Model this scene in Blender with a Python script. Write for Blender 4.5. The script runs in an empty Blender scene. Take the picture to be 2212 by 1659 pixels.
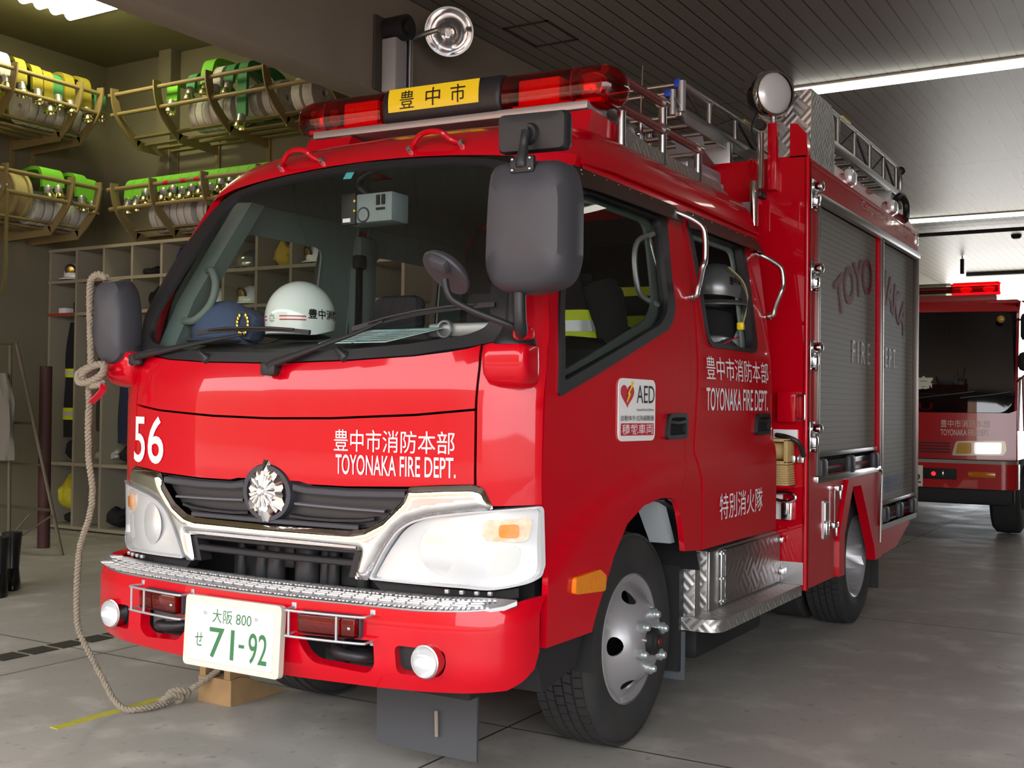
import bpy, bmesh, math, random
import numpy as np
from mathutils import Vector, Matrix
from mathutils.geometry import delaunay_2d_cdt

SC = bpy.context.scene
COL = SC.collection
random.seed(7)
PI = math.pi

# ---------------------------------------------------------------- camera
cam_d = bpy.data.cameras.new('camera')
cam = bpy.data.objects.new('camera', cam_d); COL.objects.link(cam)
cam_d.sensor_width = 36.0
cam_d.lens = 36.0 * 2437.39 / 2212.0
cam_d.clip_start = 0.05; cam_d.clip_end = 200
def cam_matrix(pos, yaw, pitch, roll):
    f = Vector((math.sin(yaw)*math.cos(pitch), math.cos(yaw)*math.cos(pitch), math.sin(pitch)))
    r = Vector((math.cos(yaw), -math.sin(yaw), 0)); u = r.cross(f)
    r2 = r*math.cos(roll) + u*math.sin(roll); u2 = -r*math.sin(roll) + u*math.cos(roll)
    m = Matrix((r2, u2, -f)).transposed().to_4x4(); m.translation = Vector(pos)
    return m
cam.matrix_world = cam_matrix((2.4013, -2.5416, 1.1834), -0.5382, 0.0188, 0.0122)
SC.camera = cam

# ---------------------------------------------------------------- exposure, sky, portals
SC.view_settings.view_transform = 'Standard'; SC.view_settings.look = 'None'
SC.view_settings.exposure = 0.72; SC.view_settings.gamma = 1.0; SC.view_settings.use_curve_mapping = False
SC.cycles.use_denoising = True
SC.cycles.max_bounces = 9; SC.cycles.diffuse_bounces = 5; SC.cycles.glossy_bounces = 5
SC.cycles.transmission_bounces = 8; SC.cycles.transparent_max_bounces = 16
SC.cycles.caustics_reflective = False; SC.cycles.caustics_refractive = False
SC.cycles.sample_clamp_indirect = 6.0
W = bpy.data.worlds.new('overcast_sky'); SC.world = W; W.use_nodes = True
wn = W.node_tree.nodes; wl = W.node_tree.links
bg = wn['Background']
SKY_STRENGTH = 4.6
tc = wn.new('ShaderNodeTexCoord'); sep = wn.new('ShaderNodeSeparateXYZ'); rmp = wn.new('ShaderNodeValToRGB')
wl.new(tc.outputs['Generated'], sep.inputs[0]); wl.new(sep.outputs['Z'], rmp.inputs[0])
rmp.color_ramp.elements[0].position = 0.0; rmp.color_ramp.elements[0].color = (.86, .9, .94, 1)
rmp.color_ramp.elements[1].position = 0.5; rmp.color_ramp.elements[1].color = (1.0, 1.0, 1.0, 1)
wl.new(rmp.outputs[0], bg.inputs['Color']); bg.inputs['Strength'].default_value = SKY_STRENGTH
def portal(name, loc, rot, sx, sy):
    l = bpy.data.lights.new(name, 'AREA'); l.shape = 'RECTANGLE'; l.size = sx; l.size_y = sy
    l.cycles.is_portal = True
    o = bpy.data.objects.new(name, l); COL.objects.link(o); o.location = loc; o.rotation_euler = rot
portal('front_opening_daylight', (1.0, -3.9, 2.05), (math.radians(90), 0, 0), 17.6, 4.1)
portal('rear_opening_daylight', (.95, 24.2, 2.0), (math.radians(-90), 0, 0), 6.5, 4.0)
sun_d = bpy.data.lights.new('hazy_sun', 'SUN'); sun_d.energy = 5.5; sun_d.angle = math.radians(6)
sun = bpy.data.objects.new('hazy_sun', sun_d); COL.objects.link(sun); sun.rotation_euler = Vector((-.25, -.35, -.90)).to_track_quat('-Z', 'Y').to_euler()
# ---------------------------------------------------------------- colour and materials
def lin(c):
    c /= 255.0
    return c/12.92 if c <= .04045 else ((c+.055)/1.055)**2.4
def rgb(r, g, b): return (lin(r), lin(g), lin(b), 1.0)
MATS = {}
def mat(name, col, rough=.5, metal=0., coat=0., spec=.5, bump=None, noise=None, emit=None, estr=0., trans=0., ior=1.45, alpha=1.):
    m = bpy.data.materials.new(name); m.use_nodes = True; MATS[name] = m
    nt = m.node_tree; p = nt.nodes['Principled BSDF']
    p.inputs['Base Color'].default_value = col; p.inputs['Roughness'].default_value = rough
    p.inputs['Metallic'].default_value = metal; p.inputs['Coat Weight'].default_value = coat
    p.inputs['Coat Roughness'].default_value = .03
    p.inputs['Specular IOR Level'].default_value = spec; p.inputs['IOR'].default_value = ior
    p.inputs['Transmission Weight'].default_value = trans; p.inputs['Alpha'].default_value = alpha
    if emit: p.inputs['Emission Color'].default_value = emit; p.inputs['Emission Strength'].default_value = estr
    def coords():
        t = nt.nodes.new('ShaderNodeTexCoord'); return t.outputs['Object']
    if noise:   # (scale, amount, other colour)
        n = nt.nodes.new('ShaderNodeTexNoise'); n.inputs['Scale'].default_value = noise[0]; n.inputs['Detail'].default_value = 6
        nt.links.new(coords(), n.inputs['Vector'])
        mx = nt.nodes.new('ShaderNodeMix'); mx.data_type = 'RGBA'
        mr = nt.nodes.new('ShaderNodeMapRange'); mr.inputs[1].default_value = .35; mr.inputs[2].default_value = .7; mr.inputs[4].default_value = noise[1]
        nt.links.new(n.outputs['Fac'], mr.inputs[0]); nt.links.new(mr.outputs[0], mx.inputs[0])
        mx.inputs[6].default_value = col; mx.inputs[7].default_value = noise[2]
        nt.links.new(mx.outputs[2], p.inputs['Base Color'])
    if bump:    # (scale, strength)
        n = nt.nodes.new('ShaderNodeTexNoise'); n.inputs['Scale'].default_value = bump[0]; n.inputs['Detail'].default_value = 3
        nt.links.new(coords(), n.inputs['Vector'])
        b = nt.nodes.new('ShaderNodeBump'); b.inputs['Strength'].default_value = bump[1]; b.inputs['Distance'].default_value = .01
        nt.links.new(n.outputs['Fac'], b.inputs['Height']); nt.links.new(b.outputs[0], p.inputs['Normal'])
    return m
def glass_mat(name, tint, refl=1.0, rough=0.):
    m = bpy.data.materials.new(name); m.use_nodes = True; MATS[name] = m
    nt = m.node_tree; nt.nodes.clear()
    o = nt.nodes.new('ShaderNodeOutputMaterial'); mx = nt.nodes.new('ShaderNodeMixShader')
    tr = nt.nodes.new('ShaderNodeBsdfTransparent'); tr.inputs[0].default_value = tint
    gl = nt.nodes.new('ShaderNodeBsdfGlossy'); gl.inputs['Roughness'].default_value = rough
    fr = nt.nodes.new('ShaderNodeFresnel'); ge = nt.nodes.new('ShaderNodeNewGeometry'); io = nt.nodes.new('ShaderNodeMapRange'); io.inputs[3].default_value = 1.5; io.inputs[4].default_value = 1/1.5
    nt.links.new(ge.outputs['Backfacing'], io.inputs[0]); nt.links.new(io.outputs[0], fr.inputs[0])     # same reflectance from both sides of the pane
    mt = nt.nodes.new('ShaderNodeMath'); mt.operation = 'MULTIPLY'; mt.inputs[1].default_value = refl
    nt.links.new(fr.outputs[0], mt.inputs[0]); nt.links.new(mt.outputs[0], mx.inputs[0])
    nt.links.new(tr.outputs[0], mx.inputs[1]); nt.links.new(gl.outputs[0], mx.inputs[2]); nt.links.new(mx.outputs[0], o.inputs[0])
    return m
RED = mat('red_paint', (.54, .001, .011, 1), .25, 0, .6, .1)
REDD = mat('red_paint_body', (.52, .001, .010, 1), .25, 0, .6, .1)
WHITE = mat('white_vinyl', rgb(245, 245, 245), .35)
BLACKV = mat('black_vinyl', rgb(18, 18, 20), .4)
BLACK = mat('black_plastic', rgb(34, 34, 37), .45, bump=(400, .05))
RUBBER = mat('black_rubber', rgb(36, 36, 37), .55)
TYRE = mat('tyre_rubber', rgb(46, 46, 47), .75, noise=(9, .5, rgb(60, 58, 56)))
GREYP = mat('grey_plastic', rgb(62, 62, 68), .5, bump=(600, .04))
CHROME = mat('chrome', (.88, .88, .9, 1), .06, 1.)
STEEL = mat('stainless_steel', (.62, .62, .63, 1), .22, 1.)
ALU = mat('aluminium', (.58, .58, .58, 1), .38, 1., bump=(60, .03))
SILVER = mat('silver_paint', rgb(178, 176, 180), .38, .55)
DARK = mat('dark_interior', rgb(24, 24, 26), .7)
DASH = mat('dashboard_plastic', rgb(58, 58, 60), .6, bump=(500, .05))
TRIM = mat('grey_green_trim', rgb(112, 122, 118), .6)
HEADL = mat('headliner', rgb(112, 120, 116), .8)
SEATM = mat('seat_fabric', rgb(50, 50, 54), .85)
UNDER = mat('chassis_black', rgb(26, 26, 27), .7)
AMBER = mat('amber_lens', (.85, .27, .01, 1), .12, 0, .6, noise=(70, .5, (.7, .17, .004, 1)))
AMBERW = mat('pale_amber_lens', rgb(238, 190, 150), .2, 0, .5, noise=(40, .8, rgb(250, 235, 225)))
LENS = mat('clear_lens', rgb(232, 235, 238), .18, .25, .6)
REFLECT = mat('lamp_reflector', (.9, .9, .92, 1), .1, 1.)
YELLOW = mat('yellow_sign', rgb(252, 222, 40), .3, 0, .3)
YTAPE = mat('yellow_floor_tape', rgb(196, 190, 62), .6, noise=(30, .5, rgb(170, 165, 70)))
BLUE = mat('blue_plastic', rgb(30, 70, 190), .4)
GREEN = mat('plate_green', rgb(52, 112, 70), .4)
CONC = mat('concrete_wall', rgb(140, 132, 120), .85, noise=(3, .5, rgb(128, 120, 108)), bump=(90, .12))
WALLM = mat('painted_wall', rgb(124, 117, 97), .8, noise=(2, .4, rgb(114, 107, 88)), bump=(60, .06))
OFFCEIL = mat('plaster_ceiling', rgb(128, 121, 90), .85)
TAN = mat('tan_steel', rgb(136, 119, 80), .5)
LOCK = mat('locker_board', rgb(150, 142, 124), .7)
WOOD = mat('worn_wood', rgb(172, 142, 98), .7, noise=(14, .8, rgb(136, 108, 74)))
ROPE = mat('rope_fibre', rgb(140, 130, 114), .9)
HVIS = mat('hi_vis_tape', rgb(214, 232, 40), .5)
REFT = mat('reflective_tape', rgb(205, 208, 212), .3, .2)
COAT = mat('dark_coat', rgb(26, 26, 28), .9)
NAVY = mat('navy_cloth', rgb(34, 40, 66), .9)
CAPB = mat('blue_cap_cloth', rgb(74, 88, 120), .9)
HELW = mat('white_helmet_shell', rgb(240, 244, 242), .15, 0, .8)
HELS = mat('silver_helmet_shell', rgb(120, 122, 124), .3, .6)
GOLD = mat('gold_badge', (.75, .52, .12, 1), .3, 1.)
HOSEG = mat('green_hose', rgb(112, 190, 46), .75, noise=(40, .5, rgb(92, 170, 36)))
HOSED = mat('dark_green_hose', rgb(62, 132, 80), .75)
HOSEY = mat('yellow_hose', rgb(156, 142, 34), .75, noise=(20, .6, rgb(130, 120, 52)))
HOSEW = mat('white_hose', rgb(206, 204, 198), .8, noise=(20, .6, rgb(180, 178, 170)))
BRASS = mat('pale_brass', (.78, .72, .38, 1), .25, 1.)
CARD = mat('white_card', rgb(226, 240, 242), .6)
CYAN = mat('cyan_print', rgb(90, 190, 205), .6)
HEART = mat('heart_red', rgb(196, 30, 52), .4)
SHUT = mat('shutter_slat', rgb(128, 124, 118), .42, .55)
BLUEV = mat('blue_vinyl', rgb(52, 84, 150), .5)
MAROON = mat('maroon_vinyl', rgb(104, 18, 22), .5)
PALETXT = mat('pale_reflective_vinyl', rgb(196, 194, 192), .4)
BOXWOOD = mat('chock_wood', rgb(206, 176, 120), .6, noise=(18, .5, rgb(186, 154, 98)))
GLASSW = glass_mat('windscreen_glass', (.86, .93, .90, 1), 1.0)
GLASSS = glass_mat('side_window_glass', (.62, .66, .64, 1), 1.0)
LAMPG = glass_mat('lamp_glass', (.97, .98, .98, 1), .9)
def red_lens():
    m = glass_mat('red_lens', (.92, .03, .05, 1), 1.1)
    return m
REDL = red_lens()
MARKCORE = mat('marker_core', rgb(150, 12, 22), .2, 0, .4, noise=(70, .8, rgb(96, 4, 10)))
REDCORE = mat('red_lamp_core', rgb(226, 60, 60), .2, 0, .5, noise=(55, .6, rgb(190, 30, 34)))
def emit_mat(name, col, s):
    m = bpy.data.materials.new(name); m.use_nodes = True; MATS[name] = m
    nt = m.node_tree; nt.nodes.clear(); o = nt.nodes.new('ShaderNodeOutputMaterial'); e = nt.nodes.new('ShaderNodeEmission')
    e.inputs[0].default_value = col; e.inputs[1].default_value = s; nt.links.new(e.outputs[0], o.inputs[0]); return m
TUBE = emit_mat('fluorescent_tube_light', (1.0, .98, .86, 1), 3.4)
TUBEL = emit_mat('fluorescent_tube_warm', (1.0, .97, .55, 1), 24.0)
REDGLOW = emit_mat('small_red_glow', (1, .02, .03, 1), 1.2)
def stripes(name, c0, c1, axis, period, duty, rough=.5, metal=0.):
    m = mat(name, c0, rough, metal); nt = m.node_tree; p = nt.nodes['Principled BSDF']
    t = nt.nodes.new('ShaderNodeTexCoord'); s = nt.nodes.new('ShaderNodeSeparateXYZ'); nt.links.new(t.outputs['Object'], s.inputs[0])
    a = nt.nodes.new('ShaderNodeMath'); a.operation = 'DIVIDE'; a.inputs[1].default_value = period; nt.links.new(s.outputs[axis], a.inputs[0])
    f = nt.nodes.new('ShaderNodeMath'); f.operation = 'FRACT'; nt.links.new(a.outputs[0], f.inputs[0])
    g = nt.nodes.new('ShaderNodeMath'); g.operation = 'LESS_THAN'; g.inputs[1].default_value = duty; nt.links.new(f.outputs[0], g.inputs[0])
    mx = nt.nodes.new('ShaderNodeMix'); mx.data_type = 'RGBA'; mx.inputs[6].default_value = c0; mx.inputs[7].default_value = c1
    nt.links.new(g.outputs[0], mx.inputs[0]); nt.links.new(mx.outputs[2], p.inputs['Base Color'])
    return m
SHUTL = stripes('roller_shutter_slats', rgb(126, 121, 114), rgb(94, 90, 85), 2, .028, .14, .5, .1)
def checker_plate(name, scale, ang, rough=.28, col=(.60, .60, .61, 1), strength=.8):
    """aluminium tread plate: raised lozenges in two directions"""
    m = mat(name, col, rough, 1.); nt = m.node_tree; p = nt.nodes['Principled BSDF']
    t = nt.nodes.new('ShaderNodeTexCoord')
    def bars(rot):
        mp = nt.nodes.new('ShaderNodeMapping'); mp.inputs['Rotation'].default_value = rot; mp.inputs['Scale'].default_value = (scale, scale, scale)
        nt.links.new(t.outputs['UV'], mp.inputs[0]); return mp
    br = nt.nodes.new('ShaderNodeTexChecker'); br.inputs['Scale'].default_value = 1.0
    mp = bars((0, 0, ang)); nt.links.new(mp.outputs[0], br.inputs[0])
    w1 = nt.nodes.new('ShaderNodeTexWave'); w1.inputs['Scale'].default_value = .75; w1.bands_direction = 'X'; nt.links.new(mp.outputs[0], w1.inputs[0])
    w2 = nt.nodes.new('ShaderNodeTexWave'); w2.inputs['Scale'].default_value = .75; w2.bands_direction = 'Y'; nt.links.new(mp.outputs[0], w2.inputs[0])
    mx = nt.nodes.new('ShaderNodeMix'); mx.data_type = 'FLOAT'
    nt.links.new(br.outputs['Fac'], mx.inputs[0]); nt.links.new(w1.outputs['Fac'], mx.inputs[2]); nt.links.new(w2.outputs['Fac'], mx.inputs[3])
    b = nt.nodes.new('ShaderNodeBump'); b.inputs['Strength'].default_value = strength; b.inputs['Distance'].default_value = .004
    nt.links.new(mx.outputs[0], b.inputs['Height']); nt.links.new(b.outputs[0], p.inputs['Normal'])
    return m
TREAD = checker_plate('tread_plate', 15, math.radians(45), .5, (.52, .51, .50, 1), .5)

# ---------------------------------------------------------------- mesh builder
class MB:
    def __init__(s): s.v = []; s.f = []; s.uv = None
    def add(s, vs, fs):
        n = len(s.v); s.v.extend([tuple(map(float, p)) for p in vs]); s.f.extend([tuple(i+n for i in f) for f in fs]); return s
    def box(s, c, d, bev=0., rot=None):
        hx, hy, hz = d[0]/2, d[1]/2, d[2]/2
        bm = bmesh.new(); bmesh.ops.create_cube(bm, size=1.0)
        for v in bm.verts: v.co = Vector((v.co.x*d[0], v.co.y*d[1], v.co.z*d[2]))
        if bev > 0:
            bev = min(bev, .49*min(d))
            bmesh.ops.bevel(bm, geom=bm.edges[:], offset=bev, segments=2, affect='EDGES', profile=.5)
        R = Matrix.Identity(3) if rot is None else (rot if isinstance(rot, Matrix) else Matrix.Rotation(rot[1], 3, rot[0]))
        C = Vector(c); bm.verts.index_update()
        s.add([R @ v.co + C for v in bm.verts], [[v.index for v in f.verts] for f in bm.faces]); bm.free(); return s
    def bx(s, x0, x1, y0, y1, z0, z1, bev=0.):
        return s.box(((x0+x1)/2, (y0+y1)/2, (z0+z1)/2), (abs(x1-x0), abs(y1-y0), abs(z1-z0)), bev)
    def tube(s, pts, r, n=10, closed=False, caps=True, flat=None):
        """round tube along points; r number or list; flat=(w,t) gives a flat bar"""
        P = [Vector(p) for p in pts]; m = len(P); rr = r if isinstance(r, (list, tuple)) else [r]*m
        T = []
        for i in range(m):
            a = P[i-1] if (i > 0 or closed) else P[i]; b = P[(i+1) % m] if (i < m-1 or closed) else P[i]
            t = (b-a); T.append(t.normalized() if t.length > 1e-9 else Vector((0, 0, 1)))
        up = Vector((0, 0, 1)) if abs(T[0].z) < .9 else Vector((1, 0, 0))
        nrm = (up - T[0]*up.dot(T[0])).normalized(); vs = []; 
        for i in range(m):
            nrm = (nrm - T[i]*nrm.dot(T[i]))
            nrm = nrm.normalized() if nrm.length > 1e-6 else T[i].orthogonal().normalized()
            bn = T[i].cross(nrm)
            if flat:
                w, t = flat
                for (a, b) in ((-w/2, -t/2), (w/2, -t/2), (w/2, t/2), (-w/2, t/2)): vs.append(P[i] + bn*a + nrm*b)
            else:
                for k in range(n):
                    a = 2*PI*k/n; vs.append(P[i] + (nrm*math.cos(a) + bn*math.sin(a))*rr[i])
        q = 4 if flat else n; fs = []
        for i in range(m if closed else m-1):
            j = (i+1) % m
            for k in range(q): fs.append((i*q+k, i*q+(k+1) % q, j*q+(k+1) % q, j*q+k))
        if caps and not closed: fs.append(tuple(range(q))[::-1]); fs.append(tuple((m-1)*q+k for k in range(q)))
        return s.add(vs, fs)
    def cyl(s, a, b, r, r2=None, n=20): return s.tube([a, b], [r, r if r2 is None else r2], n)
    def lathe(s, prof, o=(0, 0, 0), ax=(0, 0, 1), n=32, a0=0., a1=2*PI, ref=None):
        """prof [(radius, height)] spun about axis ax through o"""
        A = Vector(ax).normalized(); u = Vector(ref) if ref else (A.orthogonal()); u = (u - A*u.dot(A)).normalized(); w = A.cross(u)
        O = Vector(o); full = abs(a1-a0-2*PI) < 1e-6; m = n if full else n+1; vs = []
        for (r, h) in prof:
            for k in range(m):
                a = a0 + (a1-a0)*k/n; vs.append(O + A*h + (u*math.cos(a)+w*math.sin(a))*r)
        fs = []
        for i in range(len(prof)-1):
            for k in range(n):
                l = (k+1) % m
                fs.append((i*m+k, i*m+l, (i+1)*m+l, (i+1)*m+k))
        return s.add(vs, fs)
    def ell(s, c, r, n=20, m=12, z0=-1., z1=1., rot=None):
        """ellipsoid, cut between the heights z0..z1 (unit)"""
        C = Vector(c); vs = []; t0 = math.asin(z0); t1 = math.asin(z1); R = rot or Matrix.Identity(3)
        for i in range(m+1):
            t = t0+(t1-t0)*i/m
            for k in range(n):
                a = 2*PI*k/n; vs.append(C + R @ Vector((r[0]*math.cos(t)*math.cos(a), r[1]*math.cos(t)*math.sin(a), r[2]*math.sin(t))))
        fs = [(i*n+k, i*n+(k+1) % n, (i+1)*n+(k+1) % n, (i+1)*n+k) for i in range(m) for k in range(n)]
        return s.add(vs, fs)
    def prism(s, poly, fn, t0, t1):
        """polygon (a,b) extruded from t0 to t1 through fn(a,b,t) -> xyz"""
        n = len(poly)
        r = delaunay_2d_cdt([Vector(p) for p in poly], [], [list(range(n))], 1, 1e-6)
        P = [tuple(p) for p in r[0]]; m = len(P)
        vs = [fn(a, b, t0) for a, b in P] + [fn(a, b, t1) for a, b in P]
        fs = [tuple(f) for f in r[2]] + [tuple(i+m for i in f)[::-1] for f in r[2]]
        idx = {}
        for i, o in enumerate(r[3]):
            for q in o: idx[q] = i
        for k in range(n):
            a, b = idx.get(k, k), idx.get((k+1) % n, (k+1) % n); fs.append((a, b, b+m, a+m))
        return s.add(vs, fs)
    def grid(s, fn, na, nb):
        """surface fn(i/na, j/nb)"""
        vs = [fn(i/na, j/nb) for i in range(na+1) for j in range(nb+1)]; w = nb+1
        return s.add(vs, [(i*w+j, (i+1)*w+j, (i+1)*w+j+1, i*w+j+1) for i in range(na) for j in range(nb)])
    def loft(s, rings, caps=True, closed=True):
        n = len(rings[0]); vs = [p for r in rings for p in r]; fs = []
        for i in range(len(rings)-1):
            for k in range(n if closed else n-1): fs.append((i*n+k, i*n+(k+1) % n, (i+1)*n+(k+1) % n, (i+1)*n+k))
        if caps: fs.append(tuple(range(n))[::-1]); fs.append(tuple((len(rings)-1)*n+k for k in range(n)))
        return s.add(vs, fs)
    def mir(s):
        """adds the mirror image across x = 0"""
        n = len(s.v); m = [(-x, y, z) for x, y, z in s.v]; f = [tuple(reversed([i+n for i in q])) for q in s.f]
        s.v += m; s.f += f; return s
    def flipx(s):
        s.v = [(-x, y, z) for x, y, z in s.v]; s.f = [tuple(reversed(q)) for q in s.f]; return s
    def mv(s, d, R=None):
        D = Vector(d); s.v = [tuple((R @ Vector(p) if R else Vector(p)) + D) for p in s.v]; return s

def sub(poly, res):
    """densify a closed polygon"""
    out = []; n = len(poly)
    for i in range(n):
        a = poly[i]; b = poly[(i+1) % n]; L = math.hypot(b[0]-a[0], b[1]-a[1]); k = max(1, int(math.ceil(L/res)))
        for j in range(k): out.append((a[0]+(b[0]-a[0])*j/k, a[1]+(b[1]-a[1])*j/k))
    return out
def rnd(poly, rad, seg=5):
    """round the corners of a polygon; rad number or list"""
    out = []; n = len(poly); rr = rad if isinstance(rad, (list, tuple)) else [rad]*n
    for i in range(n):
        p = Vector(poly[i]); a = Vector(poly[i-1])-p; b = Vector(poly[(i+1) % n])-p; r = min(rr[i], a.length*.48, b.length*.48)
        if r <= 1e-6: out.append(tuple(p)); continue
        p0 = p+a.normalized()*r; p1 = p+b.normalized()*r
        for k in range(seg+1):
            t = k/seg; q = p0*(1-t)**2+p*2*t*(1-t)+p1*t*t; out.append(tuple(q))
    return out
def inside(p, poly):
    c = False; n = len(poly); x, y = p; j = n-1
    for i in range(n):
        xi, yi = poly[i]; xj, yj = poly[j]
        if (yi > y) != (yj > y) and x < (xj-xi)*(y-yi)/(yj-yi)+xi: c = not c
        j = i
    return c
def edgedist(p, poly):
    d = 9e9; P = Vector(p); n = len(poly)
    for i in range(n):
        a = Vector(poly[i]); b = Vector(poly[(i+1) % n]); ab = b-a; t = max(0, min(1, (P-a).dot(ab)/max(ab.length_squared, 1e-12)))
        d = min(d, (P-a-ab*t).length)
    return d
def ccw(poly):
    A = sum(poly[i-1][0]*poly[i][1]-poly[i][0]*poly[i-1][1] for i in range(len(poly)))
    return poly if A > 0 else poly[::-1]
def panel(mb, S, outer, holes=(), res=.05, thick=.012, off=0., back=False):
    """sheet following surface S(a,b) -> (xyz), with holes and a turned-in rim; off lifts it along the normal"""
    outer = ccw(sub(outer, res)); holes = [ccw(sub(h, res)) for h in holes]
    loops = [outer]+holes; pts = []; faces = []
    for L in loops: faces.append(list(range(len(pts), len(pts)+len(L)))); pts += L
    nb = len(pts)
    xs = [p[0] for p in outer]; ys = [p[1] for p in outer]
    x = math.floor(min(xs)/res)*res
    while x < max(xs):
        y = math.floor(min(ys)/res)*res
        while y < max(ys):
            q = (x, y)
            if inside(q, outer) and not any(inside(q, h) for h in holes) and min(edgedist(q, L) for L in loops) > res*.45: pts.append(q)
            y += res
        x += res
    edges = [(f[i], f[(i+1) % len(f)]) for f in faces for i in range(len(f))]
    r = delaunay_2d_cdt([Vector(p) for p in pts], edges, [], 0, 1e-7)
    V = [tuple(p) for p in r[0]]
    F = []
    for f in r[2]:
        c = (sum(V[i][0] for i in f)/len(f), sum(V[i][1] for i in f)/len(f))
        if inside(c, outer) and not any(inside(c, h) for h in holes): F.append(tuple(f))
    def nor(a, b):
        e = 2e-3; p = Vector(S(a-e, b)); q = Vector(S(a+e, b)); u = Vector(S(a, b-e)); w = Vector(S(a, b+e))
        return ((q-p).cross(w-u)).normalized()
    N = {}
    def pos(i, d):
        if i not in N: N[i] = (Vector(S(*V[i])), nor(*V[i]))
        return N[i][0]+N[i][1]*d
    vs = [pos(i, off) for i in range(len(V))]; m = len(vs); fs = list(F)
    if thick:
        from collections import Counter
        ec = Counter()
        for f in F:
            for i in range(len(f)): a, b = f[i], f[(i+1) % len(f)]; ec[(min(a, b), max(a, b))] += 1
        b2 = {}
        def rim(i):
            if i not in b2: b2[i] = m+len(b2); vs.append(pos(i, off-thick))
            return b2[i]
        for f in F:
            for i in range(len(f)):
                a, b = f[i], f[(i+1) % len(f)]
                if ec[(min(a, b), max(a, b))] == 1: fs.append((b, a, rim(a), rim(b)))
        if back:
            for f in F: 
                for i in f: rim(i)
                fs.append(tuple(b2[i] for i in f)[::-1])
    return mb.add(vs, fs)

def link(name, me, parent=None):
    o = bpy.data.objects.new(name, me); COL.objects.link(o)
    if parent is not None: o.parent = parent
    return o
def obj(name, mb, m, parent=None, label=None, cat=None, group=None, kind=None, sharp=38, uv=None, origin=None, smooth=True):
    me = bpy.data.meshes.new(name)
    vs = mb.v
    if origin is not None: vs = [(x-origin[0], y-origin[1], z-origin[2]) for x, y, z in vs]
    me.from_pydata(vs, [], mb.f); me.validate(clean_customdata=False)
    bm = bmesh.new(); bm.from_mesh(me); bmesh.ops.remove_doubles(bm, verts=bm.verts, dist=1e-5)
    bmesh.ops.recalc_face_normals(bm, faces=bm.faces); bm.to_mesh(me); bm.free()
    me.materials.append(m)
    if smooth:
        me.polygons.foreach_set('use_smooth', [True]*len(me.polygons)); me.set_sharp_from_angle(angle=math.radians(sharp))
    if uv:
        l = me.uv_layers.new(name='uv').data
        for p in me.polygons:
            for li in p.loop_indices: l[li].uv = uv(me.vertices[me.loops[li].vertex_index].co, p.normal)
    o = link(name, me, parent)
    if origin is not None: o.location = origin
    tag(o, label, cat, group, kind); return o
def tag(o, label=None, cat=None, group=None, kind=None):
    if label: o['label'] = label
    if cat: o['category'] = cat
    if group: o['group'] = group
    if kind: o['kind'] = kind
    return o
def thing(name, label, cat, loc=(0, 0, 0), group=None, rot=(0, 0, 0)):
    o = bpy.data.objects.new(name, None); o.empty_display_size = .1; COL.objects.link(o); o.location = loc; o.rotation_euler = rot
    return tag(o, label, cat, group)
def struct(name, mb, m, label=None, **k): return obj(name, mb, m, label=label, kind='structure', **k)
def dup(root, loc, rot=None, label=None, group=None, scale=None):
    r = root.copy(); COL.objects.link(r); r.location = loc
    if rot is not None: r.rotation_euler = rot
    if scale is not None: r.scale = scale
    if label: r['label'] = label
    if group: r['group'] = group
    for ch in list(root.children):
        c = ch.copy(); COL.objects.link(c); c.parent = r
        for g in list(ch.children):
            d = g.copy(); COL.objects.link(d); d.parent = c
    return r
def boxuv(co, n):
    a = [abs(n.x), abs(n.y), abs(n.z)]; k = a.index(max(a))
    return (co.y, co.z) if k == 0 else ((co.x, co.z) if k == 1 else (co.x, co.y))
# ---------------------------------------------------------------- lettering
TXT = {}
def glyphs(text, bold=.0, shear=0.):
    key = (text, bold, shear)
    if key in TXT: return TXT[key]
    c = bpy.data.curves.new('lettering', 'FONT'); c.body = text; c.offset = bold; c.shear = shear; c.resolution_u = 4
    o = bpy.data.objects.new('lettering', c); COL.objects.link(o)
    bpy.context.view_layer.update()
    me = o.to_mesh(); V = [(v.co.x, v.co.y) for v in me.vertices]; F = [tuple(p.vertices) for p in me.polygons]
    o.to_mesh_clear(); bpy.data.objects.remove(o); bpy.data.curves.remove(c)
    TXT[key] = (V, F); return TXT[key]
def letters(mb, text, S, a0, a1, b0, b1, bold=.0, shear=0., warp=None, off=.0025):
    """writes text into the box a0..a1, b0..b1 of surface S"""
    V, F = glyphs(text, bold, shear)
    xs = [p[0] for p in V]; ys = [p[1] for p in V]; x0, x1, y0, y1 = min(xs), max(xs), min(ys), max(ys)
    vs = []
    for x, y in V:
        u = (x-x0)/(x1-x0); w = (y-y0)/(y1-y0)
        a = a0+(a1-a0)*u; b = b0+(b1-b0)*w
        if warp: a, b = warp(u, w, a, b)
        e = 2e-3; p = Vector(S(a, b)); n = (Vector(S(a+e, b))-p).cross(Vector(S(a, b+e))-p).normalized()
        vs.append(p+n*off)
    return mb.add(vs, F)
def interp(x, X, Y):
    """smooth monotone (Fritsch-Carlson) interpolation"""
    n = len(X)
    if x <= X[0]: return Y[0]
    if x >= X[-1]: return Y[-1]
    h = [X[i+1]-X[i] for i in range(n-1)]; d = [(Y[i+1]-Y[i])/h[i] for i in range(n-1)]
    m = [d[0]]+[0 if d[i-1]*d[i] <= 0 else 2*d[i-1]*d[i]/(d[i-1]+d[i]) for i in range(1, n-1)]+[d[-1]]
    i = max(k for k in range(n-1) if X[k] <= x); t = (x-X[i])/h[i]
    return Y[i]*(1+2*t)*(1-t)**2+m[i]*h[i]*t*(1-t)**2+Y[i+1]*t*t*(3-2*t)+m[i+1]*h[i]*t*t*(t-1)
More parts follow.
